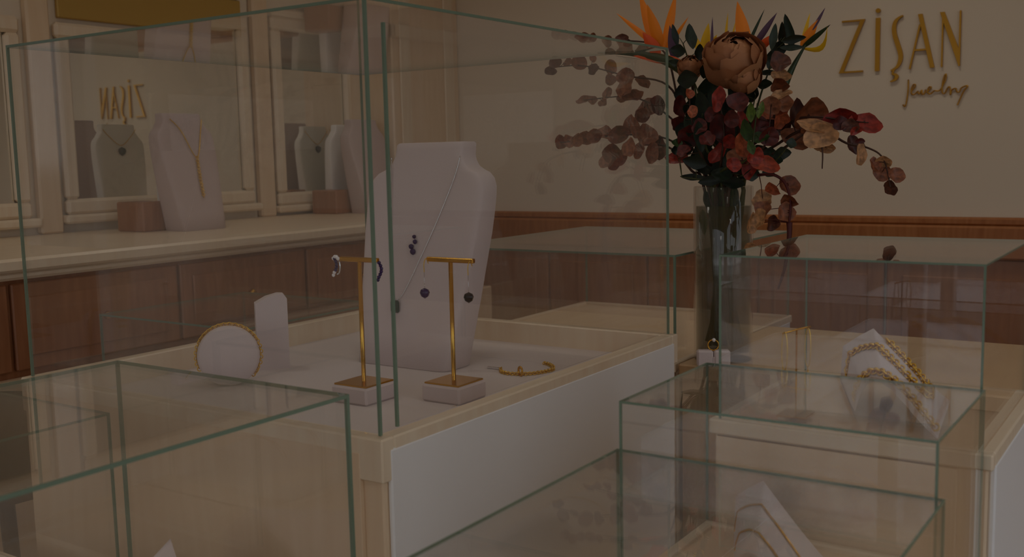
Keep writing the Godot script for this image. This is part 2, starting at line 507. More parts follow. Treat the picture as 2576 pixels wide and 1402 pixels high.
func make_sign() -> void:
	var at := Vector3(-0.725 * K, 1.268 + (1.481 - 1.268) * K, ZF)
	var t := thing("wall_lettering", "gold raised capital letters with a handwritten word below on the cream wall", "sign", at)
	var u := 0.000159 * K
	var pt := func(x: float, y: float) -> Vector2:
		return Vector2((x - 65.0) * u - 0.16 * K, (1143.0 - y) * u)
	var poly := func(c: Array) -> Array:
		var out := []
		for i in range(0, c.size(), 2):
			out.append(pt.call(c[i], c[i + 1]))
		return out
	var letters := []
	letters.append([poly.call([108, 233, 510, 233, 150, 1113, 487, 1113, 487, 1143, 65, 1143, 425, 263, 108, 263])])
	var dot := []
	for k in 16:
		dot.append(pt.call(728 + 40 * cos(TAU * k / 16), 111 + 40 * sin(TAU * k / 16)))
	letters.append([poly.call([690, 233, 768, 233, 768, 1143, 690, 1143]), dot])
	letters.append([ribbon([[1145, 235, 12], [1080, 265, 20], [1020, 330, 31], [1000, 440, 37], [1020, 570, 38], [1070, 720, 39], [1110, 850, 39], [1120, 940, 37], [1100, 1030, 32], [1050, 1105, 22], [960, 1150, 13]], pt), ribbon([[1025, 1125, 14], [990, 1205, 16], [1040, 1222, 22], [1062, 1258, 32], [1030, 1310, 22], [955, 1337, 10]], pt)])
	letters.append([poly.call([1390, 233, 1462, 233, 1677, 1143, 1604, 1143]), poly.call([1412, 400, 1440, 420, 1288, 1143, 1258, 1143]), poly.call([1338, 815, 1533, 815, 1540, 846, 1332, 846])])
	letters.append([poly.call([1742, 233, 1815, 233, 2056, 860, 2056, 1143]), poly.call([1778, 340, 1803, 400, 1803, 1143, 1778, 1143]), poly.call([2052, 233, 2078, 233, 2078, 1143, 2052, 1143])])
	for l in letters:
		part("letter", extrude(l, 0.006), M.sign_gold, t, Vector3(0, 0, 0.003))
	for k in SCRIPT:
		var path := []
		for p in SCRIPT[k]:
			path.append(Vector3(p.x * K - at.x, 1.268 + (p.y - 1.268) * K - at.y, 0.006))
		part("script_letter", tube(smooth_path(path, 4), 0.0024, 0.0024, 6), M.sign_gold, t)

func ribbon(c: Array, pt: Callable) -> Array:
	var left := []
	var right := []
	var path := []
	for p in c:
		path.append(Vector3(p[0], p[1], p[2]))
	path = smooth_path(path, 4)
	for i in path.size():
		var d: Vector3 = path[min(i + 1, path.size() - 1)] - path[max(i - 1, 0)]
		var n: Vector2 = Vector2(-d.y, d.x).normalized() * path[i].z
		left.append(pt.call(path[i].x + n.x, path[i].y + n.y))
		right.append(pt.call(path[i].x - n.x, path[i].y - n.y))
	right.reverse()
	return left + right

# ---------------------------------------------------------------- glass cases
func hood(label: String, lo: Vector3, hi: Vector3, th: float, lift_door := false) -> Node3D:
	var mid := Vector3((lo.x + hi.x) / 2, lo.y, (lo.z + hi.z) / 2)
	var t := thing("glass_hood", label, "glass case", mid, "glass hoods of the display cases")
	var a := lo - mid
	var b := hi - mid
	var top := b.y - th
	var e := 0.0016
	var p := part("top_pane", box(Vector3(a.x + e, top, a.z + e), Vector3(b.x - e, b.y, b.z - e)), M.pane, t)
	for r in [[a.x, a.z, b.x, a.z + e], [a.x, b.z - e, b.x, b.z], [a.x, a.z + e, a.x + e, b.z - e], [b.x - e, a.z + e, b.x, b.z - e]]:
		part("polished_edge", box(Vector3(r[0], top, r[1]), Vector3(r[2], b.y, r[3])), M.edge, p)
	for z in [[a.z, a.z + th], [b.z - th, b.z]]:
		p = part("pane", box(Vector3(a.x + th, 0, z[0]), Vector3(b.x - th, top, z[1])), M.pane, t)
		for x in [a.x, b.x - th]:
			part("polished_edge", box(Vector3(x, 0, z[0]), Vector3(x + th, top, z[1])), M.edge, p)
	part("pane", box(Vector3(a.x, 0, a.z + th), Vector3(a.x + th, top, b.z - th)), M.pane, t)
	if lift_door:
		p = part("door_pane", box(Vector3(b.x - th, 0.004, a.z + th), Vector3(b.x, top - 0.022, b.z - 0.034)), M.pane, t)
		part("polished_edge", box(Vector3(b.x - th, 0.004, b.z - 0.034), Vector3(b.x, top - 0.022, b.z - 0.034 + th)), M.edge, p)
	else:
		part("pane", box(Vector3(b.x - th, 0, a.z + th), Vector3(b.x, top, b.z - th)), M.pane, t)
	return t

func pedestal(label: String, lo: Vector2, hi: Vector2, top: float, rim_h: float, rim_w: float, pad: Material) -> Node3D:
	var mid := (lo + hi) / 2.0
	var t := thing("display_pedestal", label, "pedestal", Vector3(mid.x, 0, mid.y), "wooden pedestals of the display cases")
	var w := (hi.x - lo.x) / 2.0
	var d := (hi.y - lo.y) / 2.0
	part("plinth", box(Vector3(-w + 0.03, 0, -d + 0.03), Vector3(w - 0.03, 0.08, d - 0.03)), M.brown_wood, t)
	part("body", box(Vector3(-w + 0.006, 0.08, -d + 0.006), Vector3(w - 0.006, top - rim_h - 0.012, d - 0.006), 0.002), M.cream_wood, t)
	part("deck", box(Vector3(-w + rim_w, top - rim_h - 0.012, -d + rim_w), Vector3(w - rim_w, top - rim_h, d - rim_w)), pad, t)
	for r in [[-w, -d, w, -d + rim_w], [-w, d - rim_w, w, d], [-w, -d + rim_w, -w + rim_w, d - rim_w], [w - rim_w, -d + rim_w, w, d - rim_w]]:
		part("rim_board", box(Vector3(r[0], top - rim_h - 0.012, r[1]), Vector3(r[2], top, r[3]), 0.002), M.rim_wood, t)
	part("side_panel", box(Vector3(w - 0.006, 0.1, -d + 0.016), Vector3(w + 0.0012, top - 0.014, d - 0.014), 0.002), M.overexposed_side, t)  # strong light on this side is painted into its colour
	part("front_panel", box(Vector3(-w + 0.01, 0.14, d - 0.006), Vector3(w - 0.035, top - 0.02, d + 0.0008), 0.0006), M.cream_wood, t)
	return t

func make_cases() -> void:
	# large case
	pedestal("large wooden pedestal with side panel whitened by painted-in light under the tall glass case", Vector2(-1.493, -1.665), Vector2(-0.769, -0.87), 0.95, 0.04, 0.022, M.pad)
	hood("tall glass case over the white necklace bust and earring stands", Vector3(-1.482, 0.951, -1.654), Vector3(-0.78, 1.447, -0.881), 0.0036, true)
	# right-hand cascade: three cases, each a step lower towards the camera
	pedestal("wooden pedestal under the case with braided gold bracelets", Vector2(-0.487, -1.475), Vector2(-0.172, -1.14), 0.95, 0.006, 0.014, M.cream_wood)
	hood("glass case holding the braided gold bracelets", Vector3(-0.475, 0.951, -1.463), Vector3(-0.185, 1.148, -1.143), 0.0023)
	pedestal("wooden pedestal under the middle case at lower right", Vector2(-0.489, -1.138), Vector2(-0.178, -0.914), 0.825, 0.006, 0.012, M.cream_wood)
	hood("glass case in front of the braided bracelets, one step lower", Vector3(-0.488, 0.826, -1.137), Vector3(-0.181, 1.019, -0.915), 0.0023)
	pedestal("wooden pedestal nearest the camera at lower right", Vector2(-0.49, -0.913), Vector2(-0.172, -0.42), 0.76, 0.006, 0.012, M.cream_wood)
	hood("empty glass case nearest the camera at lower right", Vector3(-0.489, 0.761, -0.912), Vector3(-0.174, 0.97, -0.43), 0.0023)
	# left-hand foreground
	pedestal("wooden pedestal at lower left in front of the large pedestal", Vector2(-1.162, -0.812), Vector2(-0.748, -0.39), 0.745, 0.006, 0.012, M.cream_wood)
	hood("glass case at lower left, its slanting top edge nearest the camera", Vector3(-1.155, 0.746, -0.805), Vector3(-0.755, 1.019, -0.4), 0.004)
	pedestal("wooden pedestal at the far lower left corner", Vector2(-1.57, -0.808), Vector2(-1.168, -0.41), 0.7, 0.006, 0.012, M.cream_wood)
	hood("low glass case at the far lower left corner", Vector3(-1.56, 0.701, -0.8), Vector3(-1.172, 0.949, -0.42), 0.003)
	# behind the large case
	pedestal("wooden pedestal left behind the large case, before the wall counter", Vector2(-2.05, -1.81), Vector2(-1.57, -1.375), 0.74, 0.006, 0.012, M.cream_wood)
	hood("low glass case left behind the large case, before the wall counter", Vector3(-2.04, 0.741, -1.8), Vector3(-1.578, 0.94, -1.383), 0.004)
	pedestal("wooden pedestal right behind the large case, left of the vase", Vector2(-1.38, -2.4), Vector2(-0.812, -1.745), 0.878, 0.006, 0.014, M.cream_wood)
	hood("wide low glass case right behind the large case, left of the vase", Vector3(-1.369, 0.879, -2.39), Vector3(-0.816, 1.08, -1.756), 0.004)
	var p := thing("vase_plinth", "long low wooden plinth carrying the vase of flowers", "plinth", Vector3(-0.226, 0, -1.985))
	part("body", box(Vector3(-0.575, 0.0, -0.235), Vector3(0.575, 0.85, 0.232)), M.tan_wood, p)
	part("top_board", box(Vector3(-0.58, 0.85, -0.24), Vector3(0.58, 0.878, 0.24), 0.003), M.tan_wood, p)

# ---------------------------------------------------------------- vase and flowers; positions are from the vase's foot
const VASE := Vector3(-0.752, 0.878, -1.83)

func make_vase() -> void:
	var t := thing("flower_vase", "tall clear glass cylinder vase holding the flowers", "vase", VASE)
	part("glass", lathe([[0.0, 0.0], [0.053, 0.0], [0.055, 0.003], [0.055, 0.325], [0.0535, 0.327], [0.052, 0.325], [0.052, 0.016], [0.0, 0.014]], 48), M.vase, t)
	part("water", lathe([[0.0, 0.017], [0.0505, 0.0175], [0.0505, 0.29], [0.0, 0.29]], 40), M.water, t)

const SPRAYS := {
	"right_red": [[Vector3(0.002, 0.03, 0.026), Vector3(-.018, 0.318, -.025), Vector3(0.084, 0.418, 0.01), Vector3(0.141, 0.444, 0.02), Vector3(0.187, 0.446, 0.03), Vector3(0.237, 0.438, 0.04), Vector3(0.276, 0.433, 0.05)], [[0.143, 0.451, 0.007, 0.013, 0.026, 0], [0.166, 0.451, 0.013, 0.031, 0.026, 1], [0.228, 0.444, 0.038, 0.03, 0.013, 3], [0.233, 0.433, 0.061, 0.014, 0.01, 2], [0.248, 0.428, 0.056, 0.013, 0.011, 0], [0.256, 0.42, 0.054, 0.009, 0.007, 3], [0.269, 0.432, 0.04, 0.025, 0.015, 3], [0.204, 0.434, 0.034, 0.019, 0.01, 2], [0.144, 0.41, 0.012, 0.029, 0.016, 1], [0.173, 0.407, 0.018, 0.01, 0.018, 1], [0.113, 0.428, 0.005, 0.019, 0.015, 2]]],
	"tan_cluster": [[Vector3(0.009, 0.03, 0.04), Vector3(-.026, 0.318, -.027), Vector3(0.117, 0.389, 0.032), Vector3(0.178, 0.422, 0.045), Vector3(0.201, 0.395, 0.058), Vector3(0.206, 0.358, 0.07)], [[0.19, 0.43, 0.061, 0.03, 0.011, 4], [0.2, 0.413, 0.061, 0.026, 0.02, 4], [0.207, 0.393, 0.046, 0.014, 0.009, 4], [0.196, 0.396, 0.051, 0.016, 0.009, 4], [0.177, 0.422, 0.053, 0.012, 0.01, 1]]],
	"arching": [[Vector3(-.005, 0.03, -.04), Vector3(0.023, 0.318, 0.03), Vector3(0.109, 0.403, 0.01), Vector3(0.177, 0.428, 0.02), Vector3(0.235, 0.4, 0.03), Vector3(0.274, 0.391, 0.04), Vector3(0.301, 0.373, 0.05), Vector3(0.316, 0.327, 0.06)], [[0.242, 0.397, 0.014, 0.012, 0.015, 0], [0.263, 0.38, 0.047, 0.009, 0.019, 4], [0.29, 0.363, 0.06, 0.009, 0.012, 1], [0.304, 0.368, 0.053, 0.013, 0.009, 4], [0.296, 0.35, 0.038, 0.015, 0.013, 1], [0.325, 0.346, 0.061, 0.014, 0.011, 1], [0.313, 0.324, 0.044, 0.011, 0.012, 0], [0.266, 0.403, 0.062, 0.008, 0.004, 2]]],
	"upright": [[Vector3(0.023, 0.03, -.026), Vector3(-.005, 0.318, 0.028), Vector3(0.083, 0.39, 0.028), Vector3(0.107, 0.459, 0.025), Vector3(0.116, 0.514, 0.022), Vector3(0.115, 0.549, 0.02)], [[0.121, 0.543, 0.041, 0.018, 0.016, 0], [0.118, 0.521, 0.028, 0.016, 0.01, 4], [0.123, 0.504, 0.042, 0.021, 0.013, 1], [0.124, 0.487, 0.041, 0.02, 0.008, 4], [0.119, 0.474, 0.028, 0.02, 0.016, 1], [0.101, 0.458, 0.024, 0.023, 0.018, 5], [0.121, 0.442, 0.032, 0.012, 0.015, 5], [0.096, 0.439, 0.024, 0.016, 0.012, 2]]],
	"hanging": [[Vector3(0.016, 0.03, 0.026), Vector3(-.033, 0.318, -.017), Vector3(0.09, 0.348, 0.056), Vector3(0.132, 0.341, 0.061), Vector3(0.15, 0.307, 0.067), Vector3(0.151, 0.266, 0.073), Vector3(0.153, 0.239, 0.079), Vector3(0.148, 0.191, 0.084), Vector3(0.138, 0.151, 0.09)], [[0.09, 0.302, 0.038, 0.02, 0.015, 4], [0.14, 0.329, 0.044, 0.018, 0.016, 1], [0.122, 0.324, 0.07, 0.013, 0.014, 5], [0.1, 0.288, 0.06, 0.017, 0.013, 1], [0.152, 0.304, 0.071, 0.016, 0.013, 1], [0.145, 0.283, 0.074, 0.014, 0.016, 1], [0.119, 0.263, 0.068, 0.011, 0.014, 0], [0.107, 0.272, 0.098, 0.013, 0.015, 4], [0.079, 0.262, 0.062, 0.011, 0.017, 4], [0.149, 0.22, 0.077, 0.018, 0.013, 1], [0.082, 0.218, 0.073, 0.013, 0.009, 4], [0.115, 0.219, 0.093, 0.014, 0.011, 1]]],
	"center_a": [[Vector3(-.005, 0.03, 0.031), Vector3(-.013, 0.318, -.034), Vector3(-.017, 0.378, 0.053), Vector3(-.038, 0.45, 0.057), Vector3(-.041, 0.493, 0.06)], [[-.047, 0.418, 0.051, 0.019, 0.022, 2], [-.034, 0.463, 0.062, 0.009, 0.011, 5], [-.031, 0.495, 0.081, 0.009, 0.008, 5], [-.066, 0.475, 0.045, 0.013, 0.018, 2], [-.074, 0.445, 0.039, 0.014, 0.013, 2], [-.076, 0.379, 0.044, 0.02, 0.013, 3], [-.049, 0.393, 0.068, 0.013, 0.01, 2], [-.019, 0.435, 0.064, 0.014, 0.013, 2]]],
	"center_b": [[Vector3(0.002, 0.03, 0.031), Vector3(-.015, 0.318, -.021), Vector3(0.024, 0.377, 0.067), Vector3(0.031, 0.427, 0.073), Vector3(0.025, 0.482, 0.08)], [[0.031, 0.428, 0.074, 0.02, 0.025, 2], [0.01, 0.388, 0.049, 0.014, 0.022, 3], [0.048, 0.407, 0.085, 0.014, 0.011, 3], [0.031, 0.481, 0.1, 0.011, 0.02, 3], [0.069, 0.475, 0.103, 0.018, 0.015, 2], [0.005, 0.413, 0.086, 0.013, 0.014, 2], [0.054, 0.446, 0.097, 0.013, 0.014, 2], [0.002, 0.456, 0.061, 0.011, 0.013, 2]]],
	"center_c": [[Vector3(-.01, 0.03, 0.04), Vector3(-.011, 0.318, -.035), Vector3(0.068, 0.37, 0.075), Vector3(0.092, 0.383, 0.08), Vector3(0.115, 0.41, 0.085), Vector3(0.123, 0.467, 0.09)], [[0.06, 0.381, 0.073, 0.02, 0.018, 1], [0.079, 0.4, 0.102, 0.015, 0.02, 5], [0.113, 0.367, 0.088, 0.023, 0.013, 9], [0.098, 0.382, 0.097, 0.015, 0.013, 3], [0.098, 0.431, 0.078, 0.018, 0.016, 2], [0.12, 0.467, 0.079, 0.018, 0.014, 1], [0.118, 0.414, 0.085, 0.017, 0.014, 2], [0.064, 0.444, 0.071, 0.009, 0.019, 3], [0.078, 0.359, 0.072, 0.013, 0.017, 3], [0.059, 0.367, 0.098, 0.013, 0.011, 3]]],
	"left_top": [[Vector3(-.011, 0.03, 0.02), Vector3(-.001, 0.318, -.023), Vector3(-.101, 0.455, -.048), Vector3(-.151, 0.588, -.065), Vector3(-.257, 0.621, -.082), Vector3(-.418, 0.647, -.1)], [[-.426, 0.648, -.112, 0.012, 0.01, 1], [-.39, 0.641, -.085, 0.011, 0.009, 1], [-.378, 0.64, -.104, 0.012, 0.009, 1], [-.356, 0.637, -.107, 0.012, 0.009, 1], [-.328, 0.633, -.098, 0.01, 0.008, 1], [-.24, 0.62, -.058, 0.013, 0.008, 0], [-.239, 0.613, -.083, 0.009, 0.008, 1], [-.29, 0.628, -.093, 0.008, 0.005, 1]]],
	"left_upper": [[Vector3(0.023, 0.03, 0.009), Vector3(-.025, 0.318, 0.004), Vector3(-.086, 0.439, -.032), Vector3(-.133, 0.521, -.044), Vector3(-.231, 0.546, -.056), Vector3(-.333, 0.573, -.068), Vector3(-.419, 0.576, -.08)], [[-.403, 0.586, -.07, 0.015, 0.011, 0], [-.431, 0.57, -.093, 0.012, 0.009, 0], [-.391, 0.585, -.098, 0.009, 0.01, 1], [-.345, 0.581, -.066, 0.017, 0.014, 1], [-.317, 0.587, -.077, 0.007, 0.007, 1], [-.296, 0.562, -.043, 0.015, 0.009, 0], [-.274, 0.567, -.07, 0.014, 0.013, 1], [-.263, 0.539, -.052, 0.012, 0.01, 1], [-.223, 0.544, -.041, 0.019, 0.014, 1], [-.191, 0.532, -.058, 0.017, 0.012, 1]]],
	"left_middle": [[Vector3(0.033, 0.03, -.003), Vector3(-.022, 0.318, 0.016), Vector3(-.073, 0.401, -.02), Vector3(-.127, 0.463, -.03), Vector3(-.209, 0.502, -.04), Vector3(-.324, 0.502, -.05)], [[-.329, 0.502, -.052, 0.014, 0.01, 1], [-.315, 0.502, -.068, 0.011, 0.009, 1], [-.271, 0.512, -.051, 0.009, 0.014, 1], [-.284, 0.496, -.059, 0.011, 0.009, 1], [-.213, 0.519, -.02, 0.021, 0.019, 1], [-.198, 0.503, -.023, 0.019, 0.013, 1], [-.226, 0.502, -.038, 0.015, 0.011, 1], [-.184, 0.478, -.059, 0.023, 0.02, 1], [-.19, 0.466, -.049, 0.015, 0.014, 1], [-.152, 0.483, -.039, 0.014, 0.017, 0]]],
	"left_lower": [[Vector3(0.007, 0.03, 0.028), Vector3(-.028, 0.318, -.026), Vector3(-.067, 0.37, -.008), Vector3(-.12, 0.417, -.015), Vector3(-.23, 0.428, -.022), Vector3(-.371, 0.416, -.03)], [[-.378, 0.417, -.044, 0.012, 0.014, 1], [-.359, 0.418, -.048, 0.014, 0.013, 1], [-.319, 0.42, -.008, 0.013, 0.012, 1], [-.309, 0.423, -.025, 0.015, 0.013, 1], [-.272, 0.427, 0.002, 0.015, 0.013, 1], [-.262, 0.433, -.024, 0.015, 0.013, 1], [-.219, 0.428, -.002, 0.022, 0.015, 1], [-.203, 0.445, -.013, 0.01, 0.019, 1], [-.184, 0.438, -.007, 0.009, 0.021, 1], [-.157, 0.424, -.001, 0.021, 0.019, 1], [-.14, 0.398, -.013, 0.015, 0.022, 1]]],
	"left_drooping": [[Vector3(0.023, 0.03, 0.015), Vector3(-.038, 0.318, -.002), Vector3(-.057, 0.356, 0.015), Vector3(-.108, 0.402, 0.01), Vector3(-.178, 0.403, 0.005), Vector3(-.243, 0.375, 0)], [[-.238, 0.377, 0.02, 0.012, 0.015, 1], [-.221, 0.39, 0.022, 0.019, 0.02, 1], [-.232, 0.371, -.005, 0.013, 0.012, 1], [-.206, 0.384, 0.01, 0.01, 0.016, 1], [-.185, 0.401, 0.021, 0.012, 0.019, 1], [-.169, 0.395, 0.014, 0.01, 0.015, 1], [-.134, 0.391, 0.027, 0.013, 0.018, 1]]],
}
const GREENS := {
	"inner_left": [[Vector3(-.036, 0.03, -.006), Vector3(0.033, 0.318, -.013), Vector3(-.031, 0.378, 0.02), Vector3(-.051, 0.43, 0.02), Vector3(-.067, 0.46, 0.02)], [[-.038, 0.4, 0.012, 0.015, 0.037, 6], [-.045, 0.444, 0.042, 0.016, 0.029, 6], [-.013, 0.428, 0.043, 0.014, 0.033, 6], [-.05, 0.378, 0.003, 0.018, 0.022, 6], [-.064, 0.43, 0.044, 0.014, 0.019, 6], [-.056, 0.4, 0.043, 0.017, 0.016, 6], [-.011, 0.378, 0.03, 0.016, 0.029, 6], [-.085, 0.501, 0.002, 0.013, 0.019, 6], [-.049, 0.473, 0.04, 0.014, 0.019, 6], [-.037, 0.495, 0.006, 0.015, 0.029, 6]]],
	"inner_right": [[Vector3(0.036, 0.03, -.007), Vector3(-.017, 0.318, 0.016), Vector3(0.03, 0.377, 0.017), Vector3(0.051, 0.426, 0.013), Vector3(0.065, 0.49, 0.01)], [[0.023, 0.427, 0.001, 0.015, 0.034, 6], [0.016, 0.463, 0.022, 0.015, 0.029, 6], [0.053, 0.448, 0.019, 0.013, 0.026, 6], [0.024, 0.377, 0.03, 0.017, 0.025, 6], [0.054, 0.355, 0.038, 0.019, 0.017, 6], [0.066, 0.447, 0.003, 0.013, 0.022, 6], [0.07, 0.39, -.007, 0.019, 0.016, 6], [0.035, 0.491, 0.032, 0.016, 0.022, 6], [0.053, 0.495, -.009, 0.015, 0.019, 6], [-.002, 0.449, 0.033, 0.015, 0.033, 6], [-.003, 0.414, 0.002, 0.016, 0.03, 6], [0.102, 0.383, 0.03, 0.016, 0.013, 6]]],
	"in_vase": [[Vector3(0.008, 0.03, -.039), Vector3(0.011, 0.318, 0.031), Vector3(-.012, 0.326, 0.01)], [[-.023, 0.297, 0.02, 0.01, 0.025, 6], [-.02, 0.273, -.011, 0.01, 0.03, 6], [0.008, 0.289, 0.01, 0.01, 0.026, 2], [0.018, 0.299, -.005, 0.01, 0.025, 6], [-.031, 0.26, 0.02, 0.009, 0.026, 7], [0.018, 0.253, 0.015, 0.009, 0.025, 2], [0.032, 0.274, 0.001, 0.007, 0.027, 6]]],
	"ruscus_left": [[Vector3(-.023, 0.03, -.004), Vector3(0.021, 0.318, -.008), Vector3(-.02, 0.428, 0.037), Vector3(-.049, 0.538, 0.033), Vector3(-.067, 0.59, 0.03)], [[-.08, 0.606, 0.037, 0.007, 0.021, 6], [-.051, 0.601, 0.032, 0.013, 0.026, 6], [-.068, 0.576, 0.049, 0.017, 0.013, 6], [-.031, 0.572, 0.037, 0.01, 0.016, 6], [-.063, 0.554, 0.02, 0.019, 0.015, 6], [-.082, 0.555, 0.03, 0.016, 0.009, 6], [-.015, 0.539, 0.048, 0.014, 0.017, 6]]],
	"broad_left": [[Vector3(-.023, 0.03, -.003), Vector3(0.035, 0.318, -.015), Vector3(-.012, 0.392, 0.047), Vector3(-.025, 0.479, 0.043), Vector3(-.046, 0.53, 0.04)], [[-.044, 0.523, 0.057, 0.027, 0.018, 6], [-.021, 0.506, 0.027, 0.019, 0.026, 6], [-.019, 0.461, 0.048, 0.017, 0.042, 6], [0.001, 0.496, 0.04, 0.014, 0.029, 6], [-.02, 0.418, 0.062, 0.013, 0.029, 6], [-.039, 0.48, 0.037, 0.013, 0.019, 6]]],
	"pointed_right": [[Vector3(0.003, 0.03, 0.033), Vector3(-.024, 0.318, -.032), Vector3(0.054, 0.419, 0.02), Vector3(0.079, 0.503, 0.01), Vector3(0.101, 0.572, 0)], [[0.117, 0.6, -.016, 0.01, 0.033, 6], [0.105, 0.595, -.015, 0.009, 0.025, 6], [0.097, 0.591, 0.008, 0.008, 0.024, 6], [0.138, 0.583, 0.02, 0.022, 0.009, 6], [0.129, 0.57, 0.003, 0.021, 0.007, 6], [0.104, 0.569, 0, 0.015, 0.016, 6], [0.093, 0.527, 0.029, 0.02, 0.007, 6], [0.088, 0.507, 0.025, 0.015, 0.012, 6], [0.084, 0.554, -.017, 0.012, 0.019, 6]]],
	"bright_sprig": [[Vector3(0.02, 0.03, -.019), Vector3(-.008, 0.318, 0.027), Vector3(0.084, 0.377, 0.097), Vector3(0.098, 0.424, 0.103), Vector3(0.106, 0.471, 0.11)], [[0.101, 0.456, 0.128, 0.009, 0.019, 8], [0.112, 0.459, 0.109, 0.008, 0.02, 8], [0.091, 0.426, 0.119, 0.012, 0.022, 7], [0.103, 0.413, 0.091, 0.018, 0.012, 7], [0.098, 0.397, 0.116, 0.008, 0.014, 7]]],
	"collar_left": [[Vector3(0.012, 0.03, 0.024), Vector3(-.027, 0.318, -.017), Vector3(-.022, 0.338, 0.04), Vector3(-.061, 0.345, 0.05)], [[-.044, 0.344, 0.035, 0.026, 0.008, 6], [-.005, 0.338, 0.044, 0.025, 0.01, 6], [-.026, 0.373, 0.071, 0.023, 0.014, 6], [-.065, 0.408, 0.062, 0.011, 0.01, 7], [-.027, 0.363, 0.02, 0.019, 0.018, 6], [-.076, 0.395, 0.044, 0.009, 0.01, 6]]],
	"collar_right": [[Vector3(-.032, 0.03, -.009), Vector3(0.035, 0.318, -.009), Vector3(0.057, 0.348, 0.047), Vector3(0.103, 0.362, 0.053), Vector3(0.133, 0.384, 0.06)], [[0.036, 0.334, 0.042, 0.027, 0.012, 6], [0.101, 0.35, 0.037, 0.013, 0.007, 6], [0.129, 0.385, 0.051, 0.019, 0.013, 6], [0.079, 0.349, 0.065, 0.016, 0.013, 6], [0.122, 0.372, 0.056, 0.013, 0.011, 6], [0.019, 0.349, 0.055, 0.02, 0.017, 6], [0.157, 0.402, 0.084, 0.01, 0.01, 6]]],
}

const SPRAY_LABELS := {
	"right_red": "dried spray with red round leaves reaching right over the vase plinth",
	"tan_cluster": "short dried spray with pale tan leaves at the flowers' right",
	"arching": "thin arching dried spray drooping farthest right",
	"upright": "upright dried spray of stacked tan and brown leaves right of the brown rose",
	"hanging": "dried spray hanging down along the vase's right side",
	"center_a": "dark red leafy spray at the left of the bouquet's middle",
	"center_b": "dark red leafy spray directly under the brown rose",
	"center_c": "red and orange leafy spray right of the bouquet's middle",
	"left_top": "topmost dried spray reaching left behind the glass",
	"left_upper": "second dried spray from the top reaching left behind the glass",
	"left_middle": "third dried spray from the top reaching left behind the glass",
	"left_lower": "long low dried spray reaching left behind the glass, fourth from the top",
	"left_drooping": "lowest dried spray at left behind the glass, drooping",
	"ruscus_left": "dark green leafy sprig at the upper left of the bouquet",
	"broad_left": "broad dark green leaves down the bouquet's middle",
	"pointed_right": "dark green sprig with pointed leaves at the upper right of the bouquet",
	"bright_sprig": "bright light green leafy sprig in the middle of the bouquet",
	"inner_left": "dark green leaves filling the bouquet's left inside",
	"inner_right": "dark green leaves filling the bouquet's right inside",
	"in_vase": "dark leaves sunk inside the neck of the glass vase",
	"collar_left": "dark green leaves spreading left over the vase rim",
	"collar_right": "dark green leaves spreading right over the vase rim",
}

var round_leaf: Array
var pointed_leaf: ArrayMesh

func leaf_mesh(kind: int) -> ArrayMesh:
	var st := st_new()
	st.set_smooth_group(0)
	var rows := []
	if kind < 0:   # pointed leaf
		for i in 11:
			var v := -1.0 + 0.2 * i
			var w := pow(maxf(0.0, 1.0 - absf(v + 0.12) / (1.12 if v > -0.12 else 0.88)), 0.6)
			var row := []
			for k in 5:
				var u := -1.0 + 0.5 * k
				row.append(Vector3(u * w, v, 0.3 * absf(u) * w + 0.3 * v * v - 0.15))
			rows.append(row)
	else:          # round leaf with a short tip, wavy and cupped
		for i in 4:
			var r := i / 3.0
			var row := []
			for k in 17:
				var a := TAU * k / 16.0
				var rim := 1.0 + 0.07 * sin(a * 2.0 + kind * 1.7) + 0.05 * sin(a * 3.0 + kind * 2.9) + 0.03 * sin(a * 5.0 + kind)
				var tip := 0.16 * pow(maxf(0.0, sin(a)), 6.0)
				row.append(Vector3(cos(a) * r * rim, sin(a) * r * (rim + tip), 0.3 * r * r * (1.0 + 0.5 * sin(a * 2.0 + kind)) + 0.14 * r * r * sin(a * 4.0 + kind * 2.0) - 0.15))
			rows.append(row)
	for i in rows.size() - 1:
		for k in rows[0].size() - 1:
			var q := [rows[i][k], rows[i + 1][k], rows[i + 1][k + 1], rows[i][k + 1]]
			for f in [[0, 1, 2], [0, 2, 3]]:
				if (q[f[1]] - q[f[0]]).cross(q[f[2]] - q[f[0]]).length() > 1e-9:
					for v in f:
						st.add_vertex(q[v])
	st.index()
	st.generate_normals()
	return st.commit()

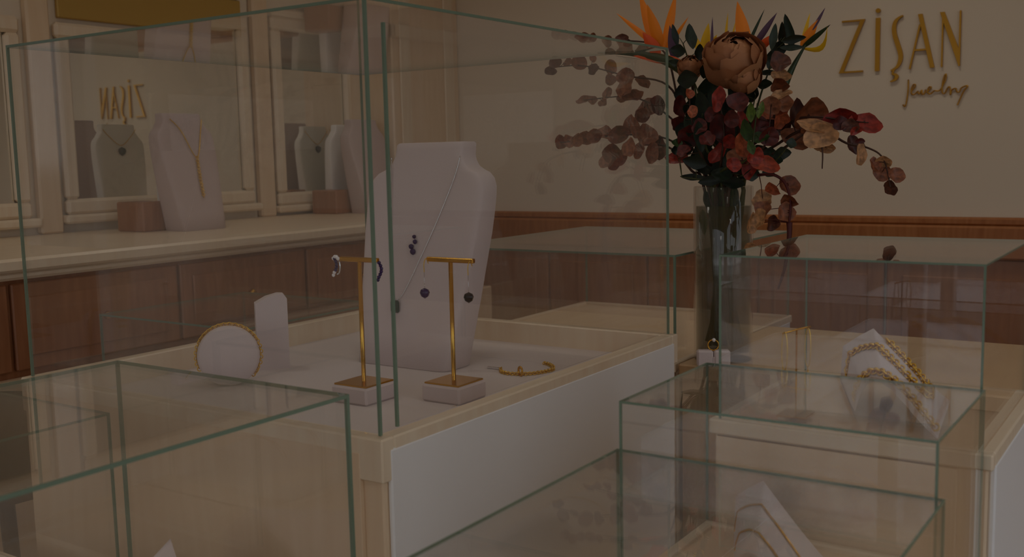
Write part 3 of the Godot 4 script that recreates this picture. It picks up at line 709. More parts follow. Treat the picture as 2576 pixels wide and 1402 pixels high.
func spray(key: String, data: Array, green: bool) -> void:
	var label: String = SPRAY_LABELS[key]
	var t := thing("leafy_sprig" if green else "dried_leaf_spray", label, "foliage", VASE, "sprigs and sprays in the vase")
	var path := smooth_path(data[0], 6)
	var st := st_new()
	add_tube(st, path, 0.0034, 0.001, 6)
	for l in data[1]:   # leaf stalks
		var c := Vector3(l[0], l[1], l[2])
		var best: Vector3 = path[8]
		for p in path.slice(8):
			if p.distance_to(c) < best.distance_to(c):
				best = p
		if best.distance_to(c) > 0.004:
			add_tube(st, [best, best.lerp(c, 0.45) + Vector3(0, 0.003, -0.002), best.lerp(c, 0.9) - Vector3(0.002, 0.001, 0.006)], 0.0009, 0.0006, 5)
	st.index()
	st.generate_normals()
	part("stem", st.commit(), M.stem if green else (M.red_twig if key == "hanging" else M.twig), t)
	if key == "hanging":
		part("drooping_tail", tube(smooth_path(data[0].slice(5), 5), 0.0055, 0.0015, 7), M.red_twig, t)
	var eye := (EYE - VASE - Vector3(0, 0.4, 0)).normalized()
	for l in data[1]:
		var c := Vector3(l[0], l[1], l[2])
		var n := (eye + Vector3(rng.randf_range(-0.7, 0.7), rng.randf_range(-0.6, 0.7), rng.randf_range(-0.3, 0.3))).normalized()
		var up := (Vector3.UP - n * n.y).normalized()
		var right := up.cross(n)
		var rx: float = l[3]
		var ry: float = l[4]
		var along := up
		var near: Vector3 = path[8]
		for p in path.slice(8):
			if p.distance_to(c) < near.distance_to(c):
				near = p
		var away := (c - near) - n * (c - near).dot(n)
		if green:
			# the long axis follows the longer side, tip turned away from the stem
			var vertical := ry >= rx
			along = up if vertical else right
			if away.dot(along) < 0.0:
				along = -along
			along = along.rotated(n, rng.randf_range(-0.25, 0.25))
			var b := Basis(along.cross(n).normalized() * minf(rx, ry), along * maxf(rx, ry), n * minf(rx, ry))
			part("leaf", pointed_leaf, M.tones[l[5]][rng.randi() % 3], t, c, b)
		else:
			var s := 1.08
			var turn := rng.randf_range(-0.3, 0.3)
			right = right.rotated(n, turn)
			up = up.rotated(n, turn)
			part("leaf", round_leaf[rng.randi() % 4], M.tones[l[5]][rng.randi() % 3], t, c, Basis(right * rx * s, up * ry * s, n * minf(rx, ry) * 1.3))

func blade(a: Vector3, b: Vector3, width: float, facing: Vector3, bend := 0.0, fold := 0.35) -> ArrayMesh:
	var st := st_new()
	st.set_smooth_group(0)
	var d := (b - a).normalized()
	var side := d.cross(facing).normalized()
	var n := side.cross(d).normalized()
	var rows := []
	for i in 9:
		var v := i / 8.0
		var w := width * pow(sin(PI * pow(v * 0.97 + 0.03, 0.72)), 0.9)
		var mid := a.lerp(b, v) + side * bend * sin(PI * v)
		var row := []
		for k in 5:
			var u := -1.0 + 0.5 * k
			row.append(mid + side * u * w - n * absf(u) * w * fold)
		rows.append(row)
	for i in 8:
		for k in 4:
			for p in [rows[i][k], rows[i + 1][k], rows[i + 1][k + 1], rows[i][k], rows[i + 1][k + 1], rows[i][k + 1]]:
				st.add_vertex(p)
	st.index()
	st.generate_normals()
	return st.commit()

func strelitzia(label: String, stem: Array, spathe: Array, petals: Array, colour: Material) -> void:
	var t := thing("bird_of_paradise", label, "flower", VASE, "bird of paradise flowers in the vase")
	part("stem", tube(smooth_path(stem, 6), 0.0035, 0.003, 8), M.stem, t)
	var eye := Vector3(0.37, 0.1, 0.92)
	if spathe:
		part("spathe", tube(smooth_path(spathe[0], 6), spathe[1], 0.0006, 8), M.spathe, t)
		if spathe.size() > 2:
			part("red_edge", blade(spathe[0][0] + Vector3(0, 0.012, 0.004), spathe[0][-1].lerp(spathe[0][0], 0.45) + Vector3(0, 0.006, 0.004), 0.009, eye), M.ember, t)
	for p in petals:
		part("tongue" if p[3] == M.lilac else "sepal", blade(p[0], p[1], p[2], eye, p[4] if p.size() > 4 else 0.0), p[3] if p[3] else colour, t)

func make_flowers() -> void:
	round_leaf = [leaf_mesh(0), leaf_mesh(1), leaf_mesh(2), leaf_mesh(3)]
	pointed_leaf = leaf_mesh(-1)
	var a := Vector3(-0.134, 0.588, -0.02)
	strelitzia("bird of paradise with spread orange petals at the upper left of the bouquet", [Vector3(-0.01, 0.03, 0.01), Vector3(-0.02, 0.32, 0), Vector3(-0.06, 0.45, -0.01), Vector3(-0.092, 0.554, 0)], [[Vector3(-0.085, 0.55, 0), Vector3(-0.13, 0.57, -0.005), Vector3(-0.2, 0.585, -0.015), Vector3(-0.275, 0.592, -0.02)], 0.013, 1], [
		[a, Vector3(-0.237, 0.667, -0.03), 0.006, null], [a + Vector3(-0.01, 0, 0), Vector3(-0.177, 0.7, -0.01), 0.011, null], [a + Vector3(0.005, 0, 0), Vector3(-0.108, 0.695, -0.03), 0.009, null], [a, Vector3(-0.15, 0.672, 0.01), 0.011, null], [a + Vector3(0.01, 0, 0), Vector3(-0.078, 0.645, -0.02), 0.004, null], [a + Vector3(0.025, -0.02, 0), Vector3(-0.108, 0.63, 0.0), 0.008, M.lilac], [a + Vector3(0, -0.01, 0.01), Vector3(-0.16, 0.62, 0.01), 0.012, M.ember]], M.orange)
	strelitzia("bird of paradise with one tall orange petal behind the brown rose", [Vector3(0.012, 0.03, -0.01), Vector3(0.012, 0.32, -0.01), Vector3(0.03, 0.5, -0.02), Vector3(0.04, 0.575, -0.02)], [[Vector3(0.04, 0.56, -0.02), Vector3(0.06, 0.575, -0.02), Vector3(0.095, 0.6, -0.02)], 0.01], [
		[Vector3(0.037, 0.57, -0.02), Vector3(0.018, 0.664, -0.02), 0.013, null], [Vector3(0.045, 0.58, -0.03), Vector3(0.09, 0.638, -0.03), 0.006, M.lilac], [Vector3(0.03, 0.575, -0.03), Vector3(0.063, 0.648, -0.04), 0.003, M.spathe], [Vector3(0.055, 0.57, -0.01), Vector3(0.098, 0.6, -0.01), 0.008, M.ember]], M.orange)
	var c := Vector3(0.138, 0.57, -0.02)
	strelitzia("bird of paradise with curved yellow petals at the upper right of the bouquet", [Vector3(0.015, 0.03, 0.0), Vector3(0.018, 0.32, 0.0), Vector3(0.08, 0.44, 0.0), Vector3(0.119, 0.519, 0)], [[Vector3(0.112, 0.5, 0), Vector3(0.128, 0.54, -0.01), Vector3(0.15, 0.582, -0.02)], 0.009], [
		[c, Vector3(0.168, 0.618, -0.02), 0.009, null], [c + Vector3(0.02, 0.03, 0), Vector3(0.18, 0.637, -0.02), 0.003, M.lilac], [c, Vector3(0.196, 0.605, 0), 0.005, M.spathe], [c, Vector3(0.196, 0.6, 0.02), 0.005, M.yellow, 0.022], [c, Vector3(0.15, 0.632, -0.03), 0.004, M.yellow]], M.orange)
	strelitzia("yellow bird of paradise half hidden behind the brown rose", [Vector3(-0.015, 0.03, -0.02), Vector3(-0.012, 0.32, -0.015), Vector3(-0.045, 0.46, -0.05), Vector3(-0.065, 0.58, -0.06)], [], [
		[Vector3(-0.067, 0.575, -0.06), Vector3(-0.055, 0.635, -0.06), 0.009, null], [Vector3(-0.067, 0.575, -0.06), Vector3(-0.09, 0.621, -0.06), 0.007, null], [Vector3(-0.06, 0.575, -0.06), Vector3(-0.038, 0.612, -0.06), 0.007, null], [Vector3(-0.045, 0.57, -0.05), Vector3(-0.043, 0.645, -0.05), 0.003, M.lilac], [Vector3(-0.02, 0.57, -0.05), Vector3(-0.012, 0.65, -0.05), 0.003, M.yellow], [Vector3(-0.01, 0.57, -0.05), Vector3(0.003, 0.632, -0.05), 0.003, M.yellow]], M.yellow)
	rose("large dried brown rose at the top of the bouquet", Vector3(0.04, 0.55, 0.05), 0.049, [Vector3(0.0, 0.03, 0.015), Vector3(0.004, 0.32, 0.012), Vector3(0.03, 0.45, 0.03), Vector3(0.04, 0.53, 0.045)])
	rose("smaller dried peach rose tucked under the large brown rose", Vector3(0.066, 0.517, 0.065), 0.026, [Vector3(0.006, 0.03, 0.01), Vector3(0.014, 0.32, 0.014), Vector3(0.05, 0.43, 0.045), Vector3(0.065, 0.5, 0.06)])
	rose("small dried brown bud left of the large rose", Vector3(-0.052, 0.545, 0.03), 0.022, [Vector3(-0.006, 0.03, 0.012), Vector3(-0.01, 0.32, 0.012), Vector3(-0.04, 0.43, 0.02), Vector3(-0.052, 0.53, 0.028)])
	for k in SPRAYS:
		spray(k, SPRAYS[k], false)
	for k in GREENS:
		spray(k, GREENS[k], true)

func rose(label: String, at: Vector3, r: float, stem: Array) -> void:
	var t := thing("dried_rose", label, "flower", VASE, "dried roses in the vase")
	part("stem", tube(smooth_path(stem, 6), 0.0026, 0.0024, 6), M.twig, t)
	var axis := Vector3(0.18, 0.72, 0.67).normalized()
	var side := axis.cross(Vector3.RIGHT).normalized()
	var b := Basis(side, axis, side.cross(axis))
	# layers of petals: share of the radius, number, how far they close over the top, how much the lip curls out
	for layer in [[0.74, 3, 1.52, 0.0, 1.1], [0.83, 3, 1.4, 0.0, 1.02], [0.9, 4, 1.2, 0.02, 0.96], [0.97, 5, 0.9, 0.04, 0.92], [1.04, 5, 0.45, 0.08, 0.9]]:
		for k in layer[1]:
			var st := st_new()
			st.set_smooth_group(0)
			var rows := []
			var turn: float = TAU * k / layer[1] + layer[0] * 9.0
			for i in 9:
				var v := i / 8.0
				var row := []
				for j in 9:
					var u := -1.0 + j / 4.0
					var top: float = layer[2] * (1.0 - 0.22 * u * u) + 0.06 * sin(j * 1.9 + k * 2.0)
					var lat := -1.25 + v * (1.25 + top)
					var rad: float = r * layer[0] * (1.0 + (layer[3] + 0.06) * pow(v, 6.0) + 0.09 * u + 0.02 * sin(j * 1.3 + i + k))
					var lon: float = u * 0.72 * TAU / layer[1] + turn
					row.append(b * Vector3(cos(lon) * cos(lat) * rad, sin(lat) * rad * (layer[4] if lat > 0.0 else 0.9), sin(lon) * cos(lat) * rad))
				rows.append(row)
			for i in 8:
				for j in 8:
					for p in [rows[i][j], rows[i + 1][j], rows[i + 1][j + 1], rows[i][j], rows[i + 1][j + 1], rows[i][j + 1]]:
						st.add_vertex(p)
			st.index()
			st.generate_normals()
			part("petal", st.commit(), M.rose[(k + int(layer[0] * 10)) % 3], t, at)

# ---------------------------------------------------------------- display pieces
func bust_half(t: float, bw: float, sw: float, nw: float) -> float:
	var c := [[0.0, bw], [0.3, lerpf(bw, sw, 0.48)], [0.6, lerpf(bw, sw, 0.9)], [0.74, sw], [0.8, sw * 0.985], [0.835, sw * 0.94], [0.86, sw * 0.86], [0.875, lerpf(sw, nw, 0.6)], [0.89, nw * 1.16], [0.91, nw * 1.07], [0.94, nw * 1.01], [1.0, nw]]
	for i in c.size() - 1:
		if t <= c[i + 1][0]:
			return lerpf(c[i][1], c[i + 1][1], (t - c[i][0]) / (c[i + 1][0] - c[i][0])) / 2.0
	return nw / 2.0

func bust_mesh(h: float, bw: float, sw: float, nw: float, d0: float, d1: float, lean: float) -> ArrayMesh:
	var st := st_new()
	st.set_smooth_group(0)
	var ts := [0.0, 0.006, 0.15, 0.3, 0.45, 0.6, 0.7, 0.76, 0.8, 0.82, 0.835, 0.85, 0.86, 0.868, 0.875, 0.882, 0.89, 0.9, 0.915, 0.94, 0.97, 0.992, 1.0]
	var rings := []
	var n := 36
	for i in ts.size():
		var t: float = ts[i]
		var hw := bust_half(t, bw, sw, nw)
		var d := lerpf(d0, d1, t)
		if i == 0 or i == ts.size() - 1:
			hw -= 0.003
			d -= 0.006
		var zc := d0 / 2 - lean * t - lerpf(d0, d1, t) / 2
		var ring := []
		for k in n:
			var a := TAU * k / n
			var cx := cos(a)
			var cz := sin(a)
			ring.append(Vector3(signf(cx) * pow(absf(cx), 0.24) * hw, t * h, zc + signf(cz) * pow(absf(cz), 0.24) * d / 2))
		rings.append(ring)
	for i in rings.size() - 1:
		for k in n:
			var l := (k + 1) % n
			for v in [rings[i][k], rings[i][l], rings[i + 1][l], rings[i][k], rings[i + 1][l], rings[i + 1][k]]:
				st.add_vertex(v)
	for e in [0, rings.size() - 1]:
		st.set_smooth_group(1 + e)
		for k in range(1, n - 1):
			for v in [rings[e][0], rings[e][k], rings[e][k + 1]] if e == 0 else [rings[e][0], rings[e][k + 1], rings[e][k]]:
				st.add_vertex(v)
	st.generate_normals()
	return st.commit()

# a chain lying on the front of a bust; points are (across, share of the height)
func on_bust(points: Array, h: float, d0: float, lean: float, off := 0.0022) -> Array:
	var out := []
	for p in points:
		out.append(Vector3(p[0], p[1] * h, d0 / 2 - lean * p[1] + off))
	return out

func gem_mesh(r: float) -> ArrayMesh:
	return lathe([[0.0, -r * 1.2], [r * 0.75, -r * 0.7], [r, 0.0], [r * 0.8, r * 0.6], [0.0, r]], 10)

func ring_of_links(path: Array, r: float, wire: float, called: String, t: Node3D, m: Material) -> void:
	var link := TorusMesh.new()
	link.inner_radius = r - wire
	link.outer_radius = r + wire
	link.rings = 10
	link.ring_segments = 5
	var step := r * 1.25
	var carry := 0.0
	var flip := false
	for i in path.size() - 1:
		var a: Vector3 = path[i]
		var b: Vector3 = path[i + 1]
		var length := a.distance_to(b)
		while carry < length:
			var p := a.lerp(b, carry / length)
			var d := (b - a).normalized()
			var n := d.cross(Vector3.UP if absf(d.y) < 0.9 else Vector3.RIGHT).normalized().rotated(d, 0.75 if flip else -0.75)
			part(called, link, m, t, p, Basis(d, n, d.cross(n)) * Basis(Vector3.UP, 0.5 if flip else -0.5))
			flip = not flip
			carry += step
		carry -= length

func earring_stand(label: String, at: Vector3, size: float, height: float, bar: float, block: Material) -> void:
	var t := thing("earring_stand", label, "jewelry stand", at, "gold earring stands")
	var s := size / 2.0
	part("base_block", box(Vector3(-s, 0, -s), Vector3(s, 0.026, s), 0.003), block, t)
	part("base_plate", box(Vector3(-s * 0.9, 0.026, -s * 0.9), Vector3(s * 0.9, 0.0285, s * 0.9), 0.0006), M.gold, t)
	part("post", tube([Vector3(0, 0.0285, 0), Vector3(0, height - 0.002, 0)], 0.0034, 0.0034, 10), M.gold, t)
	part("crossbar", box(Vector3(-bar / 2, height - 0.004, -0.0035), Vector3(bar / 2, height + 0.003, 0.0035), 0.0012), M.gold, t)

func make_display_of_large_case() -> void:
	var y := 0.91
	var b := thing("necklace_bust", "large pale velvet necklace bust in the tall glass case", "necklace bust", Vector3(-1.148, y, -1.39))
	part("form", bust_mesh(0.386, 0.2, 0.258, 0.15, 0.08, 0.05, 0.1), M.velvet, b)
	var n := thing("pendant_necklace", "thin chain with grey-green pendant on the large pale bust", "necklace", Vector3(-1.148, y, -1.39))
	part("chain", tube(smooth_path(on_bust([[0.077, 0.93], [0.066, 0.8], [0.025, 0.52], [-0.022, 0.29], [-0.05, 0.52], [-0.068, 0.8], [-0.077, 0.93]], 0.388, 0.08, 0.1), 6), 0.0009, 0.0009, 5), M.silver, n)
	var g: Vector3 = on_bust([[-0.022, 0.265]], 0.388, 0.08, 0.1, 0.005)[0]
	part("pendant", box(g - Vector3(0.009, 0.011, 0.004), g + Vector3(0.009, 0.011, 0.004), 0.003), M.green_gem, n)
	var d := thing("purple_drop", "small purple beaded drop pinned on the large pale bust", "brooch", Vector3(-1.148, y, -1.39))
	for k in 4:
		var p: Vector3 = on_bust([[0.004 * sin(k * 2.2), 0.575 - 0.022 * k]], 0.388, 0.08, 0.1, 0.004)[0]
		part("bead", gem_mesh(0.0035 + 0.0006 * k), M.purple, d, p)
	# earring stands
	earring_stand("gold earring stand at left, before the large pale bust", Vector3(-1.04, y, -1.142), 0.07, 0.212, 0.074, M.velvet)
	earring_stand("gold earring stand at right, before the large pale bust", Vector3(-0.924, y, -1.212), 0.07, 0.209, 0.086, M.velvet)
	hoop("purple and white hoop earring on the left end of the left stand", Vector3(-1.083, y + 0.212, -1.14), true)
	hoop("dark purple hoop earring on the right end of the left stand", Vector3(-1.003, y + 0.209, -1.14), false)
	drop("purple drop earring on the left end of the right stand", Vector3(-0.965, y + 0.206, -1.206), 0.04, M.purple)
	drop("dark drop earring on the right end of the right stand", Vector3(-0.884, y + 0.205, -1.206), 0.041, M.black_gem)
	# round bracelet cushion
	var turn := Basis(Vector3.UP, deg_to_rad(46.0))
	var c := thing("bracelet_cushion", "round white upright cushion in the tall glass case", "cushion", Vector3(-1.309, y, -1.118))
	part("pad", lathe([[0.0, 0.022], [0.044, 0.022], [0.0475, 0.019], [0.049, 0.012], [0.049, -0.012], [0.0475, -0.019], [0.044, -0.022], [0.0, -0.022]], 44), M.velvet, c, Vector3(0, 0.049, 0), turn * Basis(Vector3.RIGHT, PI / 2))
	var br := thing("chain_bracelet", "fine gold chain bracelet round the white cushion", "bracelet", Vector3(-1.309, y, -1.118))
	var path := []
	for k in 40:
		var a := deg_to_rad(-42.0 + 250.0 * k / 39.0)
		path.append(Vector3(0, 0.049, 0) + turn * Vector3(cos(a) * 0.0505, sin(a) * 0.0505, 0.006))
	ring_of_links(path, 0.0036, 0.0009, "link", br, M.bright_gold)
	# standing block
	var k := thing("earring_block", "upright pale velvet block with slanted top behind the round cushion", "display block", Vector3(-1.366, y, -1.245))
	part("form", extrude([[Vector2(-0.027, 0), Vector2(0.027, 0), Vector2(0.027, 0.122), Vector2(0.022, 0.13), Vector2(0.012, 0.131), Vector2(-0.008, 0.126), Vector2(-0.027, 0.116)]], 0.026), M.velvet, k, Vector3(0.01, 0, -0.01), Basis(Vector3.UP, deg_to_rad(52.0)))
	# bracelet on the deck
	var l := thing("open_bracelet", "fine gold bracelet lying open on the pale deck", "bracelet", Vector3(-0.95, y, -1.42))
	part("bar", box(Vector3(-0.058, 0, 0.0), Vector3(-0.03, 0.004, 0.005), 0.001), M.silver, l)
	path = []
	for p in [[-0.03, 0.004], [-0.012, 0.026], [0.012, 0.03], [0.04, 0.012], [0.052, -0.03], [0.03, -0.06], [0.01, -0.07]]:
		path.append(Vector3(p[0], 0.003, p[1]))
	ring_of_links(smooth_path(path, 6), 0.003, 0.0009, "link", l, M.bright_gold)
	var tor := TorusMesh.new()
	tor.inner_radius = 0.005
	tor.outer_radius = 0.009
	tor.rings = 16
	tor.ring_segments = 8
	part("ring_charm", tor, M.gold, l, Vector3(0.026, 0.008, 0.028), Basis(Vector3(1, 0, 0.6).normalized(), PI / 2))

func hoop(label: String, at: Vector3, light: bool) -> void:
	var t := thing("hoop_earring", label, "earring", at, "earrings on the gold stands")
	var arc := []
	for k in 9:
		var a := deg_to_rad(150.0 - 30.0 * k)
		arc.append(Vector3(cos(a) * 0.006, -0.012 + sin(a) * 0.012, 0.0))
	part("wire", tube(arc, 0.0012, 0.0012, 6), M.silver, t)
	for k in 7:
		part("stone", gem_mesh(0.0028), M.purple if k < 5 or not light else M.pearl, t, Vector3(0.004 * sin(k * 0.7) - (0.002 if light else -0.006), 0.0 - 0.0042 * k, 0.003))
	if light:
		for k in 4:
			part("pearl", gem_mesh(0.003), M.pearl, t, Vector3(-0.004 + 0.003 * k, 0.003 - 0.0012 * (k - 1.5) * (k - 1.5), 0.003))

func drop(label: String, at: Vector3, length: float, m: Material) -> void:
	var t := thing("drop_earring", label, "earring", at, "earrings on the gold stands")
	part("hook", tube(smooth_path([Vector3(0, -0.004, -0.005), Vector3(0, 0.004, 0), Vector3(0, -0.003, 0.0055), Vector3(0, -0.016, 0.0055)], 4), 0.0007, 0.0007, 5), M.bright_gold, t)
	part("wire", tube([Vector3(0, -0.015, 0.0055), Vector3(0, -length, 0.0055)], 0.0004, 0.0004, 5), M.silver, t)
	part("stone", gem_mesh(0.0075), m, t, Vector3(0, -length - 0.007, 0.0055))

# an arched saddle of pale cloth between four feet, open at the near end
func saddle_point(f: Array, hf: float, hb: float, u: float, v: float) -> Vector3:
	var front := [[0.0, 0.0], [0.03, 0.45], [0.1, 0.78], [0.22, 0.97], [0.34, 1.0], [0.5, 0.9], [0.7, 0.6], [0.88, 0.24], [1.0, 0.0]]
	var back := [[0.0, 0.0], [0.01, 0.35], [0.02, 0.62], [0.16, 0.82], [0.31, 1.0], [0.46, 0.76], [0.68, 0.42], [0.86, 0.17], [1.0, 0.0]]
	var x := u * 8.0
	var i: int = clampi(int(x), 0, 7)
	var r := x - i
	var p := Vector2(front[i][0], front[i][1]).lerp(Vector2(front[i + 1][0], front[i + 1][1]), r)
	var q := Vector2(back[i][0], back[i][1]).lerp(Vector2(back[i + 1][0], back[i + 1][1]), r)
	var s := p.lerp(q, v)
	var a: Vector3 = f[0].lerp(f[1], s.x)
	var b: Vector3 = f[2].lerp(f[3], s.x)
	return a.lerp(b, v) + Vector3(0, s.y * lerpf(hf, hb, v), 0)

func bracelet_saddle(label: String, at: Vector3, f: Array, hf: float, hb: float) -> void:
	var t := thing("bracelet_saddle", label, "jewelry stand", at, "pale cloth bracelet stands")
	var st := st_new()
	st.set_smooth_group(0)
	var nu := 32
	var nv := 8
	var g := []
	for v in nv + 1:
		var row := []
		for u in nu + 1:
			row.append(saddle_point(f, hf, hb, float(u) / nu, float(v) / nv))
		g.append(row)
	var inner := []
	for v in nv + 1:
		var row := []
		for u in nu + 1:
			var du: Vector3 = g[v][min(u + 1, nu)] - g[v][max(u - 1, 0)]
			var dv: Vector3 = g[min(v + 1, nv)][u] - g[max(v - 1, 0)][u]
			var n := dv.cross(du).normalized()
			if n.y < 0:
				n = -n
			row.append(g[v][u] - n * 0.006 * minf(1.0, 0.15 + 4.0 * minf(float(u) / nu, 1.0 - float(u) / nu)))
		inner.append(row)
	for v in nv:
		for u in nu:
			for p in [g[v][u], g[v][u + 1], g[v + 1][u + 1], g[v][u], g[v + 1][u + 1], g[v + 1][u]]:
				st.add_vertex(p)
	for v in nv:
		for u in nu:
			for p in [inner[v][u], inner[v + 1][u + 1], inner[v][u + 1], inner[v][u], inner[v + 1][u], inner[v + 1][u + 1]]:
				st.add_vertex(p)
	st.set_smooth_group(1)
	for e in [0, nv]:
		for u in nu:
			for p in [g[e][u], inner[e][u + 1], g[e][u + 1], g[e][u], inner[e][u], inner[e][u + 1]]:
				st.add_vertex(p)
	st.generate_normals()
	part("saddle", st.commit(), M.velvet, t)

func over_saddle(f: Array, hf: float, hb: float, uv: Array, off: float) -> Array:
	var out := []
	for p in smooth_path(uv, 8):
		out.append(saddle_point(f, hf, hb, clampf(p.x, 0.0, 1.0), clampf(p.y, 0.0, 1.0)) + Vector3(0.35, 0.8, 0.5) * off)
	return out

func make_display_of_small_cases() -> void:
	# case with the braided bracelets
	var at := Vector3(-0.31, 0.95, -1.3)
	var f := [Vector3(-0.037, 0, 0.042), Vector3(0.075, 0, 0.12), Vector3(-0.1, 0, -0.115), Vector3(0.052, 0, -0.065)]
	bracelet_saddle("pale arched bracelet stand carrying two braided gold bracelets", at, f, 0.05, 0.08)
	var b1 := thing("braided_bracelet", "braided gold bracelet over the near arch of the pale stand", "bracelet", at, "braided gold bracelets")
	ring_of_links(over_saddle(f, 0.05, 0.08, [Vector3(0.06, 0.07, 0), Vector3(0.3, 0.07, 0), Vector3(0.6, 0.07, 0), Vector3(0.98, 0.07, 0)], 0.0045), 0.0044, 0.0014, "link", b1, M.bright_gold)
	var b2 := thing("braided_bracelet", "braided gold bracelet slung round the peak of the pale stand", "bracelet", at, "braided gold bracelets")
	ring_of_links(over_saddle(f, 0.05, 0.08, [Vector3(0.1, 0.62, 0), Vector3(0.28, 0.66, 0), Vector3(0.45, 0.6, 0), Vector3(0.68, 0.5, 0), Vector3(0.84, 0.55, 0), Vector3(0.86, 0.75, 0), Vector3(0.78, 0.9, 0), Vector3(0.6, 0.98, 0)], 0.0045), 0.0044, 0.0014, "link", b2, M.bright_gold)
	var s := thing("slim_earring_stand", "thin gold T stand left of the braided bracelets", "jewelry stand", Vector3(-0.402, 0.95, -1.205))
	part("base_plate", box(Vector3(-0.018, 0, -0.018), Vector3(0.018, 0.003, 0.018), 0.001), M.gold, s)
	part("post", tube([Vector3(0, 0.003, 0), Vector3(0, 0.104, 0)], 0.0011, 0.0011, 8), M.gold, s)
	part("crossbar", tube([Vector3(-0.014, 0.1, 0.01), Vector3(0.0, 0.105, 0), Vector3(0.014, 0.108, -0.01)], 0.0011, 0.0011, 8), M.gold, s)
	for e in [[-0.011, 0.0, 0.008, "left"], [0.012, 0.004, -0.008, "right"]]:
		var d := thing("chain_earring", "long fine chain earring on the %s arm of the thin gold T stand" % e[3], "earring", Vector3(-0.402 + e[0], 1.051 + e[1], -1.205 + e[2]), "chain earrings on the thin stand")
		var loop := []
		for k in 15:
			var a := TAU * k / 14.0
			loop.append(Vector3(sin(a) * 0.0035, -0.022 + cos(a) * 0.024, 0.0022))
		part("chain", tube(loop, 0.0006, 0.0006, 5), M.bright_gold, d)
		part("strand", tube([Vector3(0, -0.044, 0.0022), Vector3(0.001, -0.06, 0.0022)], 0.0006, 0.0006, 5), M.bright_gold, d)
	# lower case
	var at2 := Vector3(-0.362, 0.819, -1.025)
	var f2 := []
	for p in f:
		f2.append(p * 0.86)
	bracelet_saddle("pale arched stand with two thin gold chains in the lower right case", at2, f2, 0.045, 0.075)
	for k in 2:
		var c := thing("thin_chain", ["thin gold chain over the near part of the lower right stand", "thin gold chain over the far part of the lower right stand"][k], "chain", at2, "thin chains on the lower right stand")
		var v: float = [0.3, 0.68][k]
		part("chain", tube(over_saddle(f2, 0.045, 0.075, [Vector3(0.08, v + 0.06, 0), Vector3(0.35, v, 0), Vector3(0.6, v - 0.06, 0), Vector3(0.95, v - 0.08, 0)], 0.002), 0.0012, 0.0012, 6), M.gold, c)
	bracelet_saddle("pale arched stand in the lower left case, only its tip in view", Vector3(-0.94, 0.745, -0.655), f2, 0.05, 0.09)
	# ring holder before the vase
	var r := thing("ring_holder", "small pale slotted ring holder at the foot of the vase", "ring holder", Vector3(-0.741, 0.878, -1.757))
	var turn := Basis(Vector3.UP, deg_to_rad(30.0))
	part("block", boxes([[-0.03, 0, -0.01, -0.0008, 0.03, 0.01], [0.0008, 0, -0.01, 0.03, 0.03, 0.01]], 0.003), M.velvet, r, Vector3.ZERO, turn)
	part("slot_floor", box(Vector3(-0.001, 0, -0.009), Vector3(0.001, 0.018, 0.009)), M.velvet, r, Vector3.ZERO, turn)
	var ring := thing("gold_ring", "gold ring with a round stone standing in the pale ring holder", "ring", Vector3(-0.741, 0.906, -1.757))
	var tor := TorusMesh.new()
	tor.inner_radius = 0.0085
	tor.outer_radius = 0.011
	tor.rings = 24
	tor.ring_segments = 8
	part("band", tor, M.gold, ring, Vector3(0, 0.011, 0), turn * Basis(Vector3.RIGHT, PI / 2))
	part("stone", gem_mesh(0.0035), M.pearl, ring, Vector3(0.002, 0.021, 0.002))

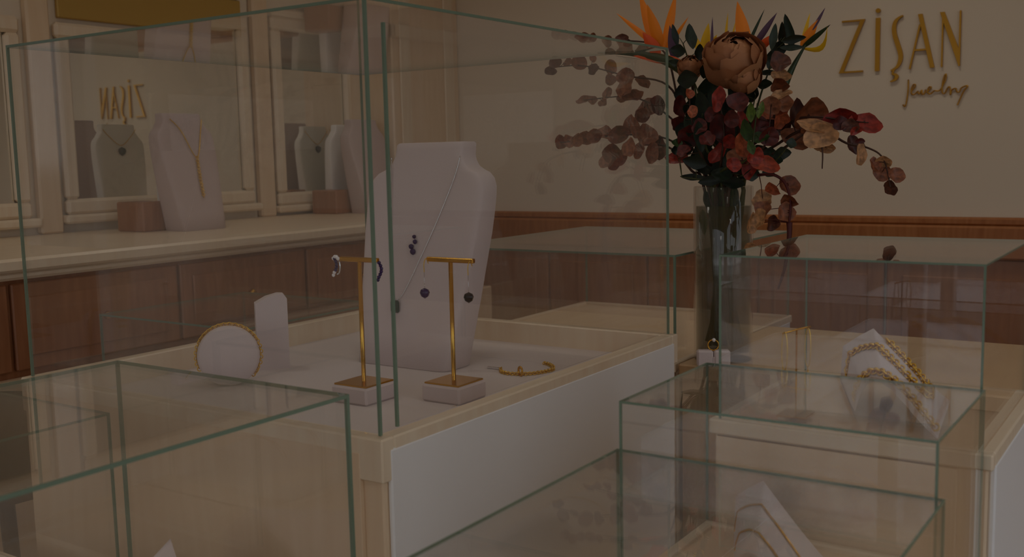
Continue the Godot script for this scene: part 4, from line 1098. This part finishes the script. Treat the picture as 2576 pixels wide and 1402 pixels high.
func make_wall_displays() -> void:
	var y := 1.0776
	var form := bust_mesh(0.335, 0.15, 0.2, 0.135, 0.1, 0.04, 0.085)
	var right := Basis(Vector3.UP, PI / 2)
	var left := Basis(Vector3.UP, -PI / 2)
	var spots := [[-2.44, -1.99, "grey velvet bust with long gold lariat before the wide mirror", "white velvet bust facing the wide mirror, seen reflected with a dark stone", "brown wooden block beside the bust with long gold lariat"], [-2.52, -2.86, "plain grey velvet bust before the narrow mirror, half behind the glass edge", "white velvet bust facing the narrow mirror, seen reflected with a black stone", "brown wooden block beside the plain bust at the narrow mirror"]]
	for i in 2:
		var s: Array = spots[i]
		var b := thing("wall_bust", s[2], "necklace bust", Vector3(s[0], y, s[1]), "grey busts on the wall counter")
		part("form", form, M.grey_velvet, b, Vector3.ZERO, right)
		var k := thing("wall_bust", s[3], "necklace bust", Vector3(s[0] - 0.17, y, s[1] - (0.09 if i == 0 else 0.02)), "grey busts on the wall counter")
		part("form", bust_mesh(0.32, 0.15, 0.18, 0.12, 0.05, 0.03, 0.03), M.white_velvet, k, Vector3.ZERO, left)
		var n := thing("stone_pendant", "dark stone pendant on the bust facing the %s mirror" % ["wide", "narrow"][i], "necklace", k.position, "stone pendants before the mirrors")
		part("chain", tube(smooth_path(on_bust([[0.06, 0.95], [0.04, 0.88], [0.0, 0.79], [-0.04, 0.88], [-0.06, 0.95]], 0.32, 0.05, 0.03), 5), 0.0012, 0.0012, 5), M.bright_gold, n, Vector3.ZERO, left)
		part("stone", gem_mesh(0.013), M.green_gem if i == 0 else M.black_gem, n, Vector3(-0.006, 0.235, 0), left)
		var w := thing("wooden_block", s[4], "block", Vector3(s[0] - 0.12, y, s[1] + 0.09), "wooden blocks beside the busts")
		part("body", box(Vector3(-0.06, 0, -0.045), Vector3(0.06, 0.085, 0.045), 0.004), M.brown_wood, w)
		if i == 0:
			var c := thing("gold_lariat", "long thin gold lariat hanging on the grey bust before the wide mirror", "necklace", b.position)
			part("chain", tube(smooth_path(on_bust([[0.062, 0.95], [0.05, 0.85], [0.015, 0.62], [-0.02, 0.85], [-0.05, 0.95]], 0.335, 0.1, 0.085, 0.004), 6), 0.0016, 0.0016, 5), M.bright_gold, c, Vector3.ZERO, right)
			ring_of_links_in(on_bust([[0.015, 0.62], [0.01, 0.45], [0.008, 0.28]], 0.335, 0.1, 0.085, 0.005), c, right)

func ring_of_links_in(path: Array, t: Node3D, turn: Basis) -> void:
	var out := []
	for p in path:
		out.append(turn * p)
	ring_of_links(out, 0.004, 0.0014, "link", t, M.bright_gold)

func make_stool() -> void:
	var t := thing("velvet_stool", "dark green velvet bar stool at the left picture edge", "stool", Vector3(-1.83, 0, -0.98))
	part("seat", lathe([[0.0, 0.72], [0.155, 0.72], [0.168, 0.735], [0.17, 0.8], [0.158, 0.83], [0.13, 0.84], [0.0, 0.845]], 32), M.green_velvet, t)
	part("seat_ring", lathe([[0.0, 0.695], [0.16, 0.695], [0.162, 0.72], [0.0, 0.72]], 32), M.dark_wood, t)
	for k in 4:
		var a := PI / 4 + PI / 2 * k
		part("leg", tube([Vector3(cos(a) * 0.12, 0.7, sin(a) * 0.12), Vector3(cos(a) * 0.19, 0.0, sin(a) * 0.19)], 0.016, 0.012, 10), M.dark_wood, t)
	part("foot_ring", lathe([[0.155, 0.25], [0.17, 0.25], [0.17, 0.268], [0.155, 0.268], [0.155, 0.25]], 32), M.gold, t)
